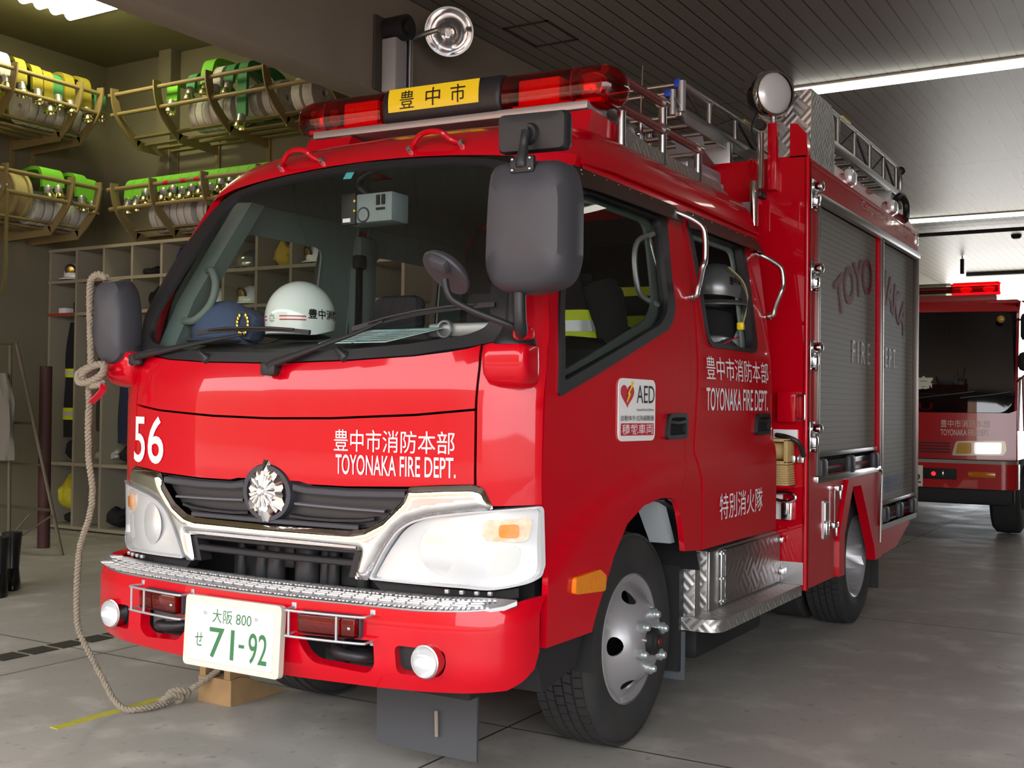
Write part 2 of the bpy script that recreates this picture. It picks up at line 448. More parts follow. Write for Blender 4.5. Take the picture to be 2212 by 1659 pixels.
# ---------------------------------------------------------------- the building
def floor_material():
    m = mat('worn_concrete_floor', rgb(170, 168, 163), .42, 0, 0, .45, bump=(14, .05)); nt = m.node_tree; p = nt.nodes['Principled BSDF']
    t = nt.nodes.new('ShaderNodeTexCoord')
    def nz(s, d, a, b):
        n = nt.nodes.new('ShaderNodeTexNoise'); n.inputs['Scale'].default_value = s; n.inputs['Detail'].default_value = d
        nt.links.new(t.outputs['Object'], n.inputs['Vector']); r = nt.nodes.new('ShaderNodeMapRange'); r.inputs[1].default_value = a; r.inputs[2].default_value = b
        nt.links.new(n.outputs['Fac'], r.inputs[0]); return r.outputs[0]
    def mixc(f, a, b):
        x = nt.nodes.new('ShaderNodeMix'); x.data_type = 'RGBA'; nt.links.new(f, x.inputs[0])
        (nt.links.new(a, x.inputs[6]) if not isinstance(a, tuple) else setattr(x.inputs[6], 'default_value', a))
        (nt.links.new(b, x.inputs[7]) if not isinstance(b, tuple) else setattr(x.inputs[7], 'default_value', b)); return x.outputs[2]
    c = mixc(nz(.8, 6, .35, .68), rgb(182, 179, 174), rgb(162, 159, 153))
    c = mixc(nz(4, 8, .52, .75), c, rgb(206, 202, 195))
    c = mixc(nz(22, 4, .62, .72), c, rgb(152, 147, 138))
    s = nt.nodes.new('ShaderNodeSeparateXYZ'); nt.links.new(t.outputs['Object'], s.inputs[0])
    def line(axis, at, w):
        a = nt.nodes.new('ShaderNodeMath'); a.operation = 'SUBTRACT'; a.inputs[1].default_value = at; nt.links.new(s.outputs[axis], a.inputs[0])
        b = nt.nodes.new('ShaderNodeMath'); b.operation = 'ABSOLUTE'; nt.links.new(a.outputs[0], b.inputs[0])
        d = nt.nodes.new('ShaderNodeMath'); d.operation = 'LESS_THAN'; d.inputs[1].default_value = w; nt.links.new(b.outputs[0], d.inputs[0]); return d.outputs[0]
    for ax, at in ((1, 1.04), (1, 4.02), (1, 6.75), (1, 9.9), (0, .262), (0, -1.95), (0, 3.3)): c = mixc(line(ax, at, .005), c, rgb(70, 67, 62))
    nt.links.new(c, p.inputs['Base Color'])
    rr = nt.nodes.new('ShaderNodeMapRange'); rr.inputs[3].default_value = .34; rr.inputs[4].default_value = .55
    nt.links.new(nz(2.5, 5, .3, .7), rr.inputs[0]); nt.links.new(rr.outputs[0], p.inputs['Roughness'])
    return m
FLOORM = floor_material()
def ceiling_material():
    m = mat('slatted_ceiling', rgb(142, 138, 132), .40, 0, 0, .6, noise=(1.2, .35, rgb(130, 126, 120))); nt = m.node_tree; p = nt.nodes['Principled BSDF']
    t = nt.nodes.new('ShaderNodeTexCoord'); s = nt.nodes.new('ShaderNodeSeparateXYZ'); nt.links.new(t.outputs['Object'], s.inputs[0])
    def grooves(axis, per, off, w):
        a = nt.nodes.new('ShaderNodeMath'); a.operation = 'ADD'; a.inputs[1].default_value = off; nt.links.new(s.outputs[axis], a.inputs[0])
        b = nt.nodes.new('ShaderNodeMath'); b.operation = 'DIVIDE'; b.inputs[1].default_value = per; nt.links.new(a.outputs[0], b.inputs[0])
        f = nt.nodes.new('ShaderNodeMath'); f.operation = 'FRACT'; nt.links.new(b.outputs[0], f.inputs[0])
        d = nt.nodes.new('ShaderNodeMath'); d.operation = 'LESS_THAN'; d.inputs[1].default_value = w/per; nt.links.new(f.outputs[0], d.inputs[0]); return d.outputs[0]
    g = nt.nodes.new('ShaderNodeMath'); g.operation = 'MAXIMUM'
    nt.links.new(grooves(0, .125, 10, .012), g.inputs[0]); nt.links.new(grooves(1, 3.69, 36.9, .016), g.inputs[1])
    src = p.inputs['Base Color'].links[0].from_socket
    mx = nt.nodes.new('ShaderNodeMix'); mx.data_type = 'RGBA'; nt.links.new(g.outputs[0], mx.inputs[0]); nt.links.new(src, mx.inputs[6]); mx.inputs[7].default_value = rgb(30, 28, 25)
    nt.links.new(mx.outputs[2], p.inputs['Base Color'])
    return m
CEILM = ceiling_material()
PAVE = mat('pavement', rgb(134, 112, 98), .8, noise=(2, .5, rgb(120, 100, 88)))
PAVER = mat('light_pavement', rgb(176, 172, 165), .8, noise=(2, .5, rgb(160, 156, 150)))
struct('floor', MB().bx(-6.85, 9.2, -4.0, 24.4, -.12, 0), FLOORM, 'worn grey concrete floor with joints and stains')
struct('ground', MB().bx(-30, 30, -34, -4.0, -.14, -.01), PAVE, 'brown paved yard outside the open front')
struct('ground', MB().bx(-30, 30, 24.4, 60, -.14, -.01), PAVER, 'light pavement outside the open rear')
struct('ceiling', MB().bx(-2.30, 9.2, -4.0, 24.4, 4.0, 4.25), CEILM, 'dark slatted panel ceiling over the vehicle bays')
struct('ceiling', MB().bx(-6.85, -2.40, -4.0, 4.95, 4.43, 4.6), OFFCEIL, 'plaster ceiling over the hose bay')
struct('wall_left', MB().bx(-6.85, -6.65, -4.0, 4.95, 0, 4.43), WALLM, 'olive beige painted side wall')
wb = MB().bx(-6.65, -2.36, 4.82, 5.0, 0, 4.43); wb.bx(-5.78, -5.62, 4.70, 4.82, 0, 4.43)
struct('wall_back', wb, WALLM, 'olive beige painted wall with a pilaster behind the lockers')
struct('wall_inner', MB().bx(-2.50, -2.36, 5.0, 24.4, 0, 4.0), WALLM, 'long wall beyond the hose bay')
struct('wall_right', MB().bx(9.0, 9.2, -4.0, 24.4, 0, 4.0), WALLM, 'painted wall on the far side of the vehicle bays')
b = MB().bx(-2.50, -2.255, -4.0, 24.4, 3.27, 4.45, .012)
struct('trim_1', b, CONC, 'deep concrete beam between the two bays')
BRK = mat('tan_brick', rgb(150, 118, 98), .8); nt = BRK.node_tree
bt_ = nt.nodes.new('ShaderNodeTexBrick'); bt_.inputs['Scale'].default_value = 3.2; bt_.inputs[1].default_value = rgb(158, 124, 102); bt_.inputs[2].default_value = rgb(142, 110, 90); bt_.inputs[3].default_value = rgb(120, 96, 82)
tt_ = nt.nodes.new('ShaderNodeTexCoord'); nt.links.new(tt_.outputs['Object'], bt_.inputs[0]); nt.links.new(bt_.outputs[0], nt.nodes['Principled BSDF'].inputs['Base Color'])
struct('wall_opposite', MB().bx(-34, 4.5, -19.0, -18.4, -.01, 6.5), BRK, 'tan brick wall across the yard in front of the station')
struct('wall_rear', MB().bx(4.2, 9.2, 24.4, 24.6, 0, 4.2), WALLM, 'painted wall beside the rear opening')
struct('wall_front', MB().bx(-6.85, 9.2, -4.2, -3.95, 3.35, 4.6), CONC, 'concrete header over the open vehicle doors')
b = MB()
for y in (1.32, 2.0, 2.68, 3.36, 4.04): b.bx(-2.86, -2.5, y-.14, y+.14, 3.42, 3.60, .01)
struct('trim_2', b, mat('haunch_plaster', rgb(168, 148, 118), .85), 'concrete haunches along the beam')
# drain channel in the floor
d = MB(); 
for y0 in range(0, 42): d.bx(-2.30, -2.18, -3.0+y0*.16, -3.0+y0*.16+.135, .0, .004)
struct('trim_3', d, mat('drain_grating', rgb(62, 60, 56), .6, .3), 'dark drain grating set in the floor')
obj('tape_line', MB().bx(-1.117, -1.075, .128, .66, .0, .002), YTAPE, label='short strip of yellow tape on the floor under the rope', cat='tape')
# square access hatch outline in the slatted ceiling
h = MB()
for x0, x1, y0, y1 in ((-1.98, -1.60, 4.60, 4.62), (-1.98, -1.60, 5.08, 5.10), (-1.98, -1.96, 4.60, 5.10), (-1.62, -1.60, 4.60, 5.10)): h.bx(x0, x1, y0, y1, 3.992, 4.0)
struct('trim_4', h, mat('hatch_frame', rgb(58, 54, 48), .6), 'square hatch frame in the slatted ceiling')

# ---------------------------------------------------------------- ceiling lights
FIX = mat('light_fixture', rgb(215, 215, 205), .5)
def strip_light(x0, x1, y, z, label, lit=True, group='ceiling tube lights', m=None):
    t = thing('fluorescent_light', label, 'ceiling light', ((x0+x1)/2, y, z), group)
    L = (x1-x0)/2-.004
    if lit: obj('housing', MB().box((0, 0, -.008), (2*L+.006, .19, .016), .002), FIX, t)
    else: obj('housing', MB().box((0, 0, -.035), (2*L, .14, .07), .004), mat('unlit_fixture', rgb(60, 56, 52), .6), t)
    e = MB()
    for s in (-.04, .04): e.cyl((-L, s, -.036), (L, s, -.036), .022, n=12)
    obj('tube', e, m or (TUBE if lit else FIX), t); return t
for k, x in enumerate((-.59, .69, 1.97, 3.25)):
    strip_light(x+.035, x+1.315, 7.23, 4.0, ['lit ceiling tube behind the searchlight on the body corner', 'lit ceiling tube running to the right edge', 'lit ceiling tube in the nearest row, further right', 'lit ceiling tube in the nearest row, last on the right'][k])
for k, x in enumerate((-1.87, -.59, .69, 1.97)):
    strip_light(x, x+1.28, 14.72, 4.0, ['lit ceiling tube in the far row hidden by the body', 'lit ceiling tube in the far row beside the body top', 'lit ceiling tube in the far row at the right edge', 'lit ceiling tube in the far row, last on the right'][k])
strip_light(-1.45, 1.1, 22.0, 4.0, 'dark unlit ceiling tube above the second fire engine', False, 'unlit ceiling fixtures')
t = thing('fluorescent_light', 'square tube light glowing on the hose bay ceiling', 'ceiling light', (-5.30, 3.35, 4.43))
obj('housing', MB().box((0, 0, -.02), (.64, .66, .04), .006), FIX, t)
for k in range(4): obj('tube', MB().cyl((-.29, -.22+.147*k, -.04), (.29, -.22+.147*k, -.04), .045, n=12), TUBEL, t)
obj('ceiling_rail', MB().tube([(-1.2, 15.7, 3.9), (4, 15.7, 3.9)], .03, 8).tube([(-1.2, 15.95, 3.94), (4, 15.95, 3.94)], .015, 6), DARK, label='dark rail hung under the ceiling behind the far tube row', cat='rail')
obj('smoke_detector', MB().lathe([(0, -.06), (.05, -.06), (.075, -.035), (.08, 0)], (.08, 17.0, 4.0), n=20), DARK, label='small round dark detector on the far ceiling', cat='detector')
obj('hanging_pull', MB().tube([(-1.1, 19.3, 4.0), (-1.1, 19.3, 3.95)], .01, 6).tube([(-1.1, 19.3, 3.95), (-1.1, 19.3, 3.68)], .035, 8), DARK, label='dark pull handle hanging from the far ceiling', cat='handle')

# ---------------------------------------------------------------- lamp on the beam
t = thing('wall_floodlight', 'round mirrored floodlight with grey ballast box fixed to the beam', 'floodlight', (-2.255, 3.62, 3.55))
obj('mount_plate', MB().box((.012, -.02, -.02), (.024, .42, .50), .004), mat('dark_mount', rgb(70, 66, 62), .6), t)
obj('ballast_box', MB().box((.085, -.10, -.10), (.12, .13, .36), .012), mat('ballast_grey', rgb(168, 168, 170), .45), t)
obj('bracket', MB().tube([(.05, .12, -.24), (.05, .12, .16)], .022, 10).tube([(.05, .12, .16), (.26, .16, .20)], .018, 10), ALU, t, 'pale vertical bracket pipe')
obj('motor_housing', MB().cyl((.03, -.10, .15), (.20, -.10, .15), .085, n=20).cyl((.20, -.10, .15), (.22, -.10, .15), .05), BLACK, t)
dirv = Vector((.62, -.77, -.12)).normalized(); cen = Vector((.27, .275, .215))
obj('reflector', MB().lathe([(.012, -.12), (.055, -.115), (.105, -.09), (.142, -.045), (.158, 0)], cen, dirv, 40), REFLECT, t)
obj('lamp_rim', MB().lathe([(.158, -.02), (.170, -.02), (.174, .0), (.170, .013), (.160, .013), (.158, 0)], cen, dirv, 48), STEEL, t)
obj('lamp_back', MB().lathe([(0, -.15), (.05, -.145), (.11, -.12), (.15, -.07), (.165, -.02)], cen, dirv, 32), GREYP, t)
obj('bulb', MB().cyl(cen-dirv*.12, cen-dirv*.03, .02, n=12).lathe([(.05, -.05), (.055, -.035), (.04, -.03)], cen, dirv, 24), STEEL, t)
obj('front_glass', MB().lathe([(0, .008), (.160, .004)], cen, dirv, 40), LAMPG, t)
# ---------------------------------------------------------------- fire engine: cab surfaces
FE = thing('fire_engine', 'large red double-cab fire engine with 56 on its front', 'fire engine', (0, 0, 0))
_CX = [0, .28, .45, .6, .7, .76, .81, .835, .85]; _CY = [0, .012, .032, .064, .100, .126, .160, .180, .2]
_ZY = [.3, .6, .9, 1.0, 1.17, 1.32, 1.38, 1.5, 2.03, 2.08, 2.2]; _YY = [.06, .045, .035, .03, .03, .055, .09, .163, .487, .53, .7]
_ZK = [1.3, 1.38, 1.5, 1.65, 2.03]; _KK = [1, .85, .46, .40, .45]   # the broad bow flattens in the windscreen, the corner keeps its turn
_ZX = [.3, 1.25, 1.55, 1.9, 1.97, 2.1]; _XX = [.85, .85, .825, .78, .766, .72]
# arclength table of the nominal plan curve
_S = [0.]; _SX = [0.]; _SY = [0.]
for i in range(1, 86):
    x = .01*i; y = interp(x, _CX, _CY); _S.append(_S[-1]+math.hypot(.01, y-_SY[-1])); _SX.append(x); _SY.append(y)
SMAX = _S[-1]
def s_of(x): return math.copysign(float(np.interp(abs(x), _SX, _S)), x)
def XW(z): return interp(z, _ZX, _XX)
def FS(s, z):
    a = abs(s); x = float(np.interp(a, _S, _SX)); y = float(np.interp(a, _S, _SY))
    if a > SMAX: y += (a-SMAX); 
    c = min(y, .126)
    return (math.copysign(x*XW(z)/.85, s), interp(z, _ZY, _YY)+interp(z, _ZK, _KK)*c+(y-c), z)
def FX(x, z): return FS(s_of(x), z)
def SS(y, z): return (XW(z), y, z)
def P_s(pts): return [(s_of(x), z) for x, z in pts]
def both(pts):     # mirror half outline (x >= 0, from top centre to bottom centre) into a closed one
    return pts + [(-x, z) for x, z in reversed(pts) if x > 1e-6]
def part(name, mb, m, label=None, parent=FE, **k): return obj(name, mb, m, parent, label, **k)
def edge_y(z): return FS(SMAX, z)[1]

# bonnet and front panel -----------------------------------------------------
emb = [(.098*math.sin(t), .908+.084*math.cos(t)) for t in [i*.16 for i in range(0, 8)]]
low = emb + [(.125, .944), (.16, .937), (.3, .937), (.503, .944), (.60, .952), (.688, .956)]
seam = [(.688, 1.169), (.522, 1.152), (.241, 1.138), (0, 1.134)]
fp = low + seam
B = panel(MB(), FS, P_s(both([(x, z-.003) for x, z in seam[::-1]] + [(x, z+.004) for x, z in low[::-1]])), res=.035, thick=.02)
front_panel = part('front_panel', B, RED)
bt = [(0, 1.301), (.293, 1.308), (.501, 1.320), (.60, 1.332), (.655, 1.342), (.688, 1.352)]
B = panel(MB(), FS, P_s(both(bt + [(x, z+.004) for x, z in seam])), res=.035, thick=.02)
bonnet = part('bonnet', B, RED)
for s in (1, -1):
    cp = [(.695, .958), (.735, .900), (.848, .905), (.85, 1.25), (.85, 1.97), (.79, 1.975), (.735, 1.6), (.735, 1.46), (.755, 1.40), (.745, 1.37), (.695, 1.352)]
    cp = [(s*s_of(x) , z) for x, z in cp]
    part('corner_panel', panel(MB(), FS, cp, res=.03, thick=.02), RED)
# roof -----------------------------------------------------------------------
def zt(x): return 2.003-.04*(x/.6)**2 if abs(x) < .6 else 1.963-.05*(abs(x)-.6)/.165
_RX = [0, .3, .5, .6, .66, .705, .74, .758, .766]; _RD = [0, .004, .012, .024, .045, .078, .125, .165, .205]
def zroof(x): return 2.172-interp(abs(x), _RX, _RD)
def roof_pt(u, v):
    x = (u*2-1); a = abs(x); x = math.copysign(interp(a, [0, .5, .8, 1], [0, .45, .70, .766]), x)
    z0 = zt(x); e = Vector((x, FX(x*.85/XW(z0), z0)[1], z0)); T = Vector((x, 1.0, zroof(x)))
    if v <= .6:
        t = v/.6; c = Vector((x, e.y+.09, T.z-.012)); p = e*(1-t)**2+c*2*t*(1-t)+T*t*t
    else: p = T + Vector((0, (2.285-1.0)*(v-.6)/.4, 0))
    return p
def roofz(x, y): return zroof(x)
R = MB().grid(roof_pt, 64, 40)
part('roof_panel', R, RED, sharp=60)
for s in (1, -1): R = MB(); R.add([(s*XW(z), y, z) for y in (.60, .68, 1.0, 1.4, 1.8, 2.285) for z in (1.895, 1.93, 1.972)], [(i*3+j, (i+1)*3+j, (i+1)*3+j+1, i*3+j+1) for i in range(5) for j in range(2)]); part('roof_side_rail', R, RED)
for s in (1, -1): part('drip_rail', MB().tube([(s*.772, .60, 1.952), (s*.779, .8, 1.962), (s*.779, 1.4, 1.964), (s*.777, 2.28, 1.955)], .009, 8), REDD)
# rear wall of the cab
rw = MB(); rw.prism([(-.84, .66), (.84, .66), (.84, 1.25), (.818, 1.55), (.772, 1.9), (.757, 1.97), (.73, 2.045), (.69, 2.09), (.6, 2.14), (-.6, 2.14), (-.69, 2.09), (-.73, 2.045), (-.757, 1.97), (-.772, 1.9), (-.818, 1.55), (-.84, 1.25)], lambda a, b, t: (a, t, b), 2.27, 2.295)
part('cab_rear_wall', rw, RED)

# windscreen -----------------------------------------------------------------
wo = rnd(both([(0, 1.994), (.3, 1.984), (.50, 1.968), (.70, 1.930), (.790, 1.62), (.775, 1.372), (.655, 1.345), (.501, 1.323), (.293, 1.311), (0, 1.304)][:]), [.0, .2, .1, .10, .1, .05, .02, .0, .0, .0] + [0, 0, .02, .05, .1, .10, .1, .2])
wi = rnd(both([(0, 1.975), (.3, 1.966), (.49, 1.948), (.615, 1.925), (.690, 1.60), (.712, 1.410), (.64, 1.378), (.48, 1.354), (.293, 1.340), (0, 1.333)]), [.0, .2, .1, .10, .1, .05, .03, .0, .0, .0] + [0, 0, .03, .05, .1, .10, .1, .2])
ws = part('windscreen', panel(MB(), FS, P_s(wi), res=.06, thick=0, off=-.004), GLASSW, 'tinted clear windscreen glass')
part('windscreen_seal', panel(MB(), FS, P_s(wo), [P_s(wi)], res=.04, thick=.02, off=.006), BLACK, parent=ws)

# doors ----------------------------------------------------------------------
win_o = rnd([(.318, 1.208), (1.17, 1.463), (1.236, 1.535), (1.222, 1.66), (1.240, 1.880), (.60, 1.880), (.515, 1.85), (.345, 1.52)], [.02, .12, .08, .2, .03, .05, .08, .2])
win_i = rnd([(.350, 1.255), (1.10, 1.475), (1.172, 1.545), (1.160, 1.66), (1.178, 1.858), (.625, 1.858), (.545, 1.832), (.378, 1.525)], [.02, .12, .08, .2, .03, .05, .08, .2])
rwin_o = rnd([(1.535, 1.416), (2.122, 1.415), (2.085, 1.880), (1.45, 1.882)], [.06, .07, .03, .03])
rwin_i = rnd([(1.555, 1.436), (2.062, 1.430), (2.035, 1.862), (1.482, 1.862)], [.05, .06, .02, .02])
arch = [(.545, .497), (.56, .535), (.606, .61), (.674, .717), (.767, .807), (.894, .857), (1.03, .872), (1.12, .868)]
seam1 = [(1.178, .848), (1.225, .90), (1.268, .969), (1.286, 1.047), (1.335, 1.25), (1.350, 1.45), (1.345, 1.6), (1.318, 1.896)]
seam2 = [(1.425, .655), (1.425, .80), (1.418, .919), (1.385, .97), (1.378, 1.014), (1.398, 1.15), (1.425, 1.35), (1.440, 1.545), (1.432, 1.70), (1.40, 1.896)]
def sh(pts, d): return [(y+d, z) for y, z in pts]
dfront = [(edge_y(z)+.006, z) for z in (1.893, 1.8, 1.6, 1.5, 1.4, 1.3, 1.0, .7, .499)]
fdoor_o = dfront + arch + sh(seam1, -.004)
mid_o = sh(seam1[::-1], .002)[0:] + [(1.205, .82), (1.232, .76), (1.262, .667)] + sh(seam2, -.004)
rear_edge = [(2.30, .655), (2.30, .95), (2.285, 1.15), (2.285, 1.55), (2.262, 1.86), (2.26, 1.896)]
rdoor_o = sh(seam2[::-1], .003) + rear_edge
def crease(y, z):       # shoulder swage over the wheel arch and along the rear door
    d = math.hypot((y-1.0)/1.0, (z-.50)/1.05)
    zc = interp(y, [.22, .45, .7, .95, 1.37, 2.3], [.70, .835, .916, .964, 1.0, 1.03])
    t = z-zc; return .018*(1/(1+math.exp(t/.010)))*interp(z, [.5, .7], [.4, 1])
def SSc(y, z): return (XW(z)+crease(y, z)-.004, y, z)
def side_door(s):
    def fx(mb): return mb if s > 0 else mb.flipx()
    lab = 'left' if s > 0 else 'right'
    fd = part('front_door', fx(panel(MB(), SSc, fdoor_o, [win_o], res=.035, thick=.02)), RED)
    part('window_frame', fx(panel(MB(), SS, win_o, [win_i], res=.05, thick=.03, off=.004)), BLACK, parent=fd)
    part('window_glass', fx(panel(MB(), SS, win_i, res=.1, thick=0, off=-.012)), GLASSS, parent=fd)
    rd = part('rear_door', fx(panel(MB(), SSc, rdoor_o, [rwin_o], res=.035, thick=.02)), RED)
    part('window_frame', fx(panel(MB(), SS, rwin_o, [rwin_i], res=.05, thick=.03, off=.002)), BLACK, parent=rd)
    part('door_pillar', fx(panel(MB(), SSc, mid_o, res=.035, thick=.02, off=-.002)), RED)
    ti = rnd([(.30, 1.15), (.36, 1.56), (.60, 1.965), (1.36, 1.975), (1.36, 1.15)], .03); th = rnd([(.385, 1.275), (1.06, 1.49), (1.14, 1.55), (1.14, 1.845), (.63, 1.845), (.42, 1.56)], .05)
    part('inner_trim', fx(panel(MB(), SS, ti, [th], res=.06, thick=.01, off=-.042)), TRIM, 'grey inner lining', parent=fd)
    ti = rnd([(1.43, 1.0), (1.43, 1.975), (2.24, 1.97), (2.24, 1.0)], .03); th = rnd([(1.56, 1.43), (2.05, 1.43), (2.03, 1.85), (1.50, 1.85)], .05)
    part('inner_trim', fx(panel(MB(), SS, ti, [th], res=.08, thick=.01, off=-.042)), TRIM, 'grey inner lining', parent=rd)
    for d, (y0, y1) in ((fd, (1.098, 1.284)), (rd, (2.045, 2.232))):
        ho = rnd([(y0, 1.070), (y1, 1.072), (y1, 1.163), (y0+.02, 1.160)], .022)
        hi = rnd([(y0+.018, 1.085), (y1-.016, 1.087), (y1-.016, 1.148), (y0+.03, 1.146)], .016)
        h = part('door_handle', fx(panel(MB(), SSc, ho, [hi], res=.03, thick=.02, off=.014)), BLACK, parent=d)
        part('handle_recess', fx(panel(MB(), SSc, hi, res=.03, thick=.0, off=.0015)), DARK, parent=d)
        part('pull_lever', fx(MB().tube([(.848, y0+.025, 1.132), (.850, (y0+y1)/2, 1.128), (.848, y1-.018, 1.132)], 0, flat=(.024, .010))), BLACK, parent=d)
    # rain visors with rivets, fixed over the door windows
    for d, ya, yb in ((fd, .52, 1.335), (rd, 1.45, 2.24)):
        v = MB(); n = 12
        for i in range(n+1):
            y = ya+(yb-ya)*i/n; a = interp(y, [ya, ya+.12, yb], [.006, .03, .034])
            for x, z in ((XW(1.925)+.003, 1.925), (XW(1.925)+.006, 1.927), (XW(1.88)+a+.004, 1.862), (XW(1.88)+a, 1.860)): v.v.append((x, y, z))
        v.f += [(i*4+k, i*4+(k+1) % 4, i*4+4+(k+1) % 4, i*4+4+k) for i in range(n) for k in range(4)] + [(0, 1, 2, 3), (n*4+3, n*4+2, n*4+1, n*4)]
        vis = part('rain_visor', fx(v), mat('smoked_visor', rgb(52, 36, 30), .45) if 'smoked_visor' not in MATS else MATS['smoked_visor'], parent=d)
        r = MB(); m = 9 if ya < 1 else 8
        for i in range(m):
            y = ya+.05+(yb-ya-.1)*i/(m-1)
            for dz in (0, -.014): r.ell((XW(1.92)+.008-dz*.35, y+dz*.3, 1.918+dz), (.004, .004, .004), 8, 6)
        part('rivets', fx(r), STEEL, parent=d)
    # chrome grab rails standing off the door pillars
    for d, y0, z0, y1, z1 in ((fd, 1.30, 1.905, 1.405, 1.62), (rd, 2.235, 1.86, 2.315, 1.615)):
        x0 = XW(z0); x1 = XW(z1); Y = .5*(y0+y1)
        xo = .884
        pts = [(x0, y0, z0), (x0+.03, y0, z0-.012), (xo-.03, y0+.03, z0-.035), (xo-.003, y0+.055, z0-.062), (xo+.004, y0+.064, z0-.105), (xo+.004, y0+.064, z1+.105), (xo-.003, y0+.056, z1+.076), (x1+.040, y1-.016, z1+.028), (x1+.030, y1-.010, z1+.004), (x1+.024, y1-.008, z1-.02), (x1+.003, y1-.006, z1-.026)]
        g = MB().tube(smooth(pts, 4), .0105, 10); part('grab_rail', fx(g), STEEL, 'bright bent tube grab rail', parent=d)
        f = MB().cyl((x0-.002, y0, z0), (x0+.012, y0, z0), .018).cyl((x1-.002, y1-.006, z1-.026), (x1+.012, y1-.006, z1-.026), .016); part('rail_foot', fx(f), STEEL, parent=d)
    return fd, rd
def smooth(pts, k=4):
    """Catmull-Rom through the points"""
    P = [Vector(p) for p in pts]; out = []
    for i in range(len(P)-1):
        a = P[i-1] if i else P[0]*2-P[1]; b, c = P[i], P[i+1]; d = P[i+2] if i+2 < len(P) else c*2-b
        for j in range(k):
            t = j/k; out.append(.5*((2*b)+(c-a)*t+(2*a-5*b+4*c-d)*t*t+(3*b-a-3*c+d)*t**3))
    return out+[P[-1]]
DOORL = side_door(1); DOORR = side_door(-1)
# thin rail inside the front window, seen through the glass
part('inner_grab_rail', MB().tube(smooth([(.775, 1.155, 1.80), (.74, 1.10, 1.77), (.735, 1.08, 1.70), (.745, 1.09, 1.60), (.755, 1.12, 1.57), (.79, 1.17, 1.545)], 4), .010, 8), SILVER)

# grille, chrome and headlamps ----------------------------------------------
gr_in = [(0, .995)] + [(.094*math.sin(t), .908+.083*math.cos(t)) for t in [i*.16 for i in range(1, 8)]] + [(.125, .940), (.16, .933), (.3, .932), (.505, .938), (.485, .909), (.425, .853), (.363, .822), (.315, .814), (0, .812)]
GR = part('grille', panel(MB(), FS, P_s(both(gr_in)), res=.03, thick=.03, off=-.022), mat('grille_black', rgb(44, 44, 47), .4), 'black plastic upper grille')
g = MB()
def hood_strip(pts, w, off, m=None):
    """raised bar following the front surface: pts [(x, z)] , height w"""
    b = MB(); n = len(pts); vs = []
    for x, z in pts:
        for dz, o in ((-w/2, off-.03), (-w/2, off-.004), (-w*.3, off), (w*.3, off), (w/2, off-.004), (w/2, off-.03)):
            p = Vector(FX(x, z+dz)); vs.append((p.x, p.y-o, p.z))
    fs = [(i*6+k, i*6+k+1, i*6+7+k, i*6+6+k) for i in range(n-1) for k in range(5)]
    b.add(vs, fs); return b
for s in (1, -1):
    part('grille_bar', hood_strip([(s*x, z) for x, z in ((.105, .880), (.2, .877), (.3, .875), (.38, .874), (.425, .873))], .009, .002), mat('slat_grey', rgb(96, 96, 102), .35) if 'slat_grey' not in MATS else MATS['slat_grey'], parent=GR)
    part('grille_bar', hood_strip([(s*x, z) for x, z in ((.10, .928), (.15, .921), (.3, .919), (.42, .922), (.490, .924))], .022, .002), GREYP, parent=GR)
    part('grille_bar', hood_strip([(s*x, z) for x, z in ((.085, .842), (.15, .838), (.25, .838), (.34, .842), (.39, .850))], .012, .0), BLACK, parent=GR)
part('grille_bar', hood_strip([(x*.01, .822) for x in range(-34, 35, 4)], .016, .004), GREYP, parent=GR)
ring = [(.096*math.sin(t), .908+.085*math.cos(t)) for t in [2*PI*i/40 for i in range(40)]]; ring_i = [(.080*math.sin(t), .908+.072*math.cos(t)) for t in [2*PI*i/36 for i in range(36)]]
part('emblem_ring', panel(MB(), FX, ring, [ring_i], res=.04, thick=.03, off=.008), GREYP, parent=GR)
part('emblem_dish', panel(MB(), FX, ring_i, res=.03, thick=0, off=-.004), BLACK, parent=GR)
# silver emblem: a six-cornered crystal with radiating bars round a boss
e = MB(); oc = Vector((-.002, .018, .914)); K = 48; vs = [(oc.x, oc.y-.006, oc.z)]
for i in range(K):
    t = 2*PI*i/K; c6 = .072+.017*abs(math.cos(3*t))**3+(.005 if i % 2 else -.002); vs.append((oc.x+c6*math.sin(t)*.9, oc.y+.012, oc.z+c6*math.cos(t)*1.06))
for i in range(K):
    t = 2*PI*i/K; r = .055+.006*(i % 2); vs.append((oc.x+r*math.sin(t)*.9, oc.y+(-.005 if i % 4 < 2 else .004), oc.z+r*math.cos(t)*1.06))
for i in range(K):
    j = (i+1) % K; e.f += [(1+i, 1+j, 1+K+j, 1+K+i), (0, 1+K+i, 1+K+j)]
e.v = vs
em = part('emblem', e, CHROME, 'silver crystal-shaped fire service emblem', parent=GR, sharp=10)
bars = MB()
for i in range(12):
    t = 2*PI*i/12+.26; a = Vector((math.sin(t)*.9, 0, math.cos(t)*1.06)); 
    bars.tube([oc+a*.016+Vector((0, -.010, 0)), oc+a*.047+Vector((0, -.007, 0))], [.003, .0065], 6)
bars.lathe([(0, -.019), (.009, -.018), (.013, -.013), (.013, 0)], oc, (0, 1, 0), 20)
bars.v = bars.v
part('emblem', bars, mat('bright_silver', (.95, .95, .95, 1), .25, .7), 'silver rays round a central boss', parent=GR)

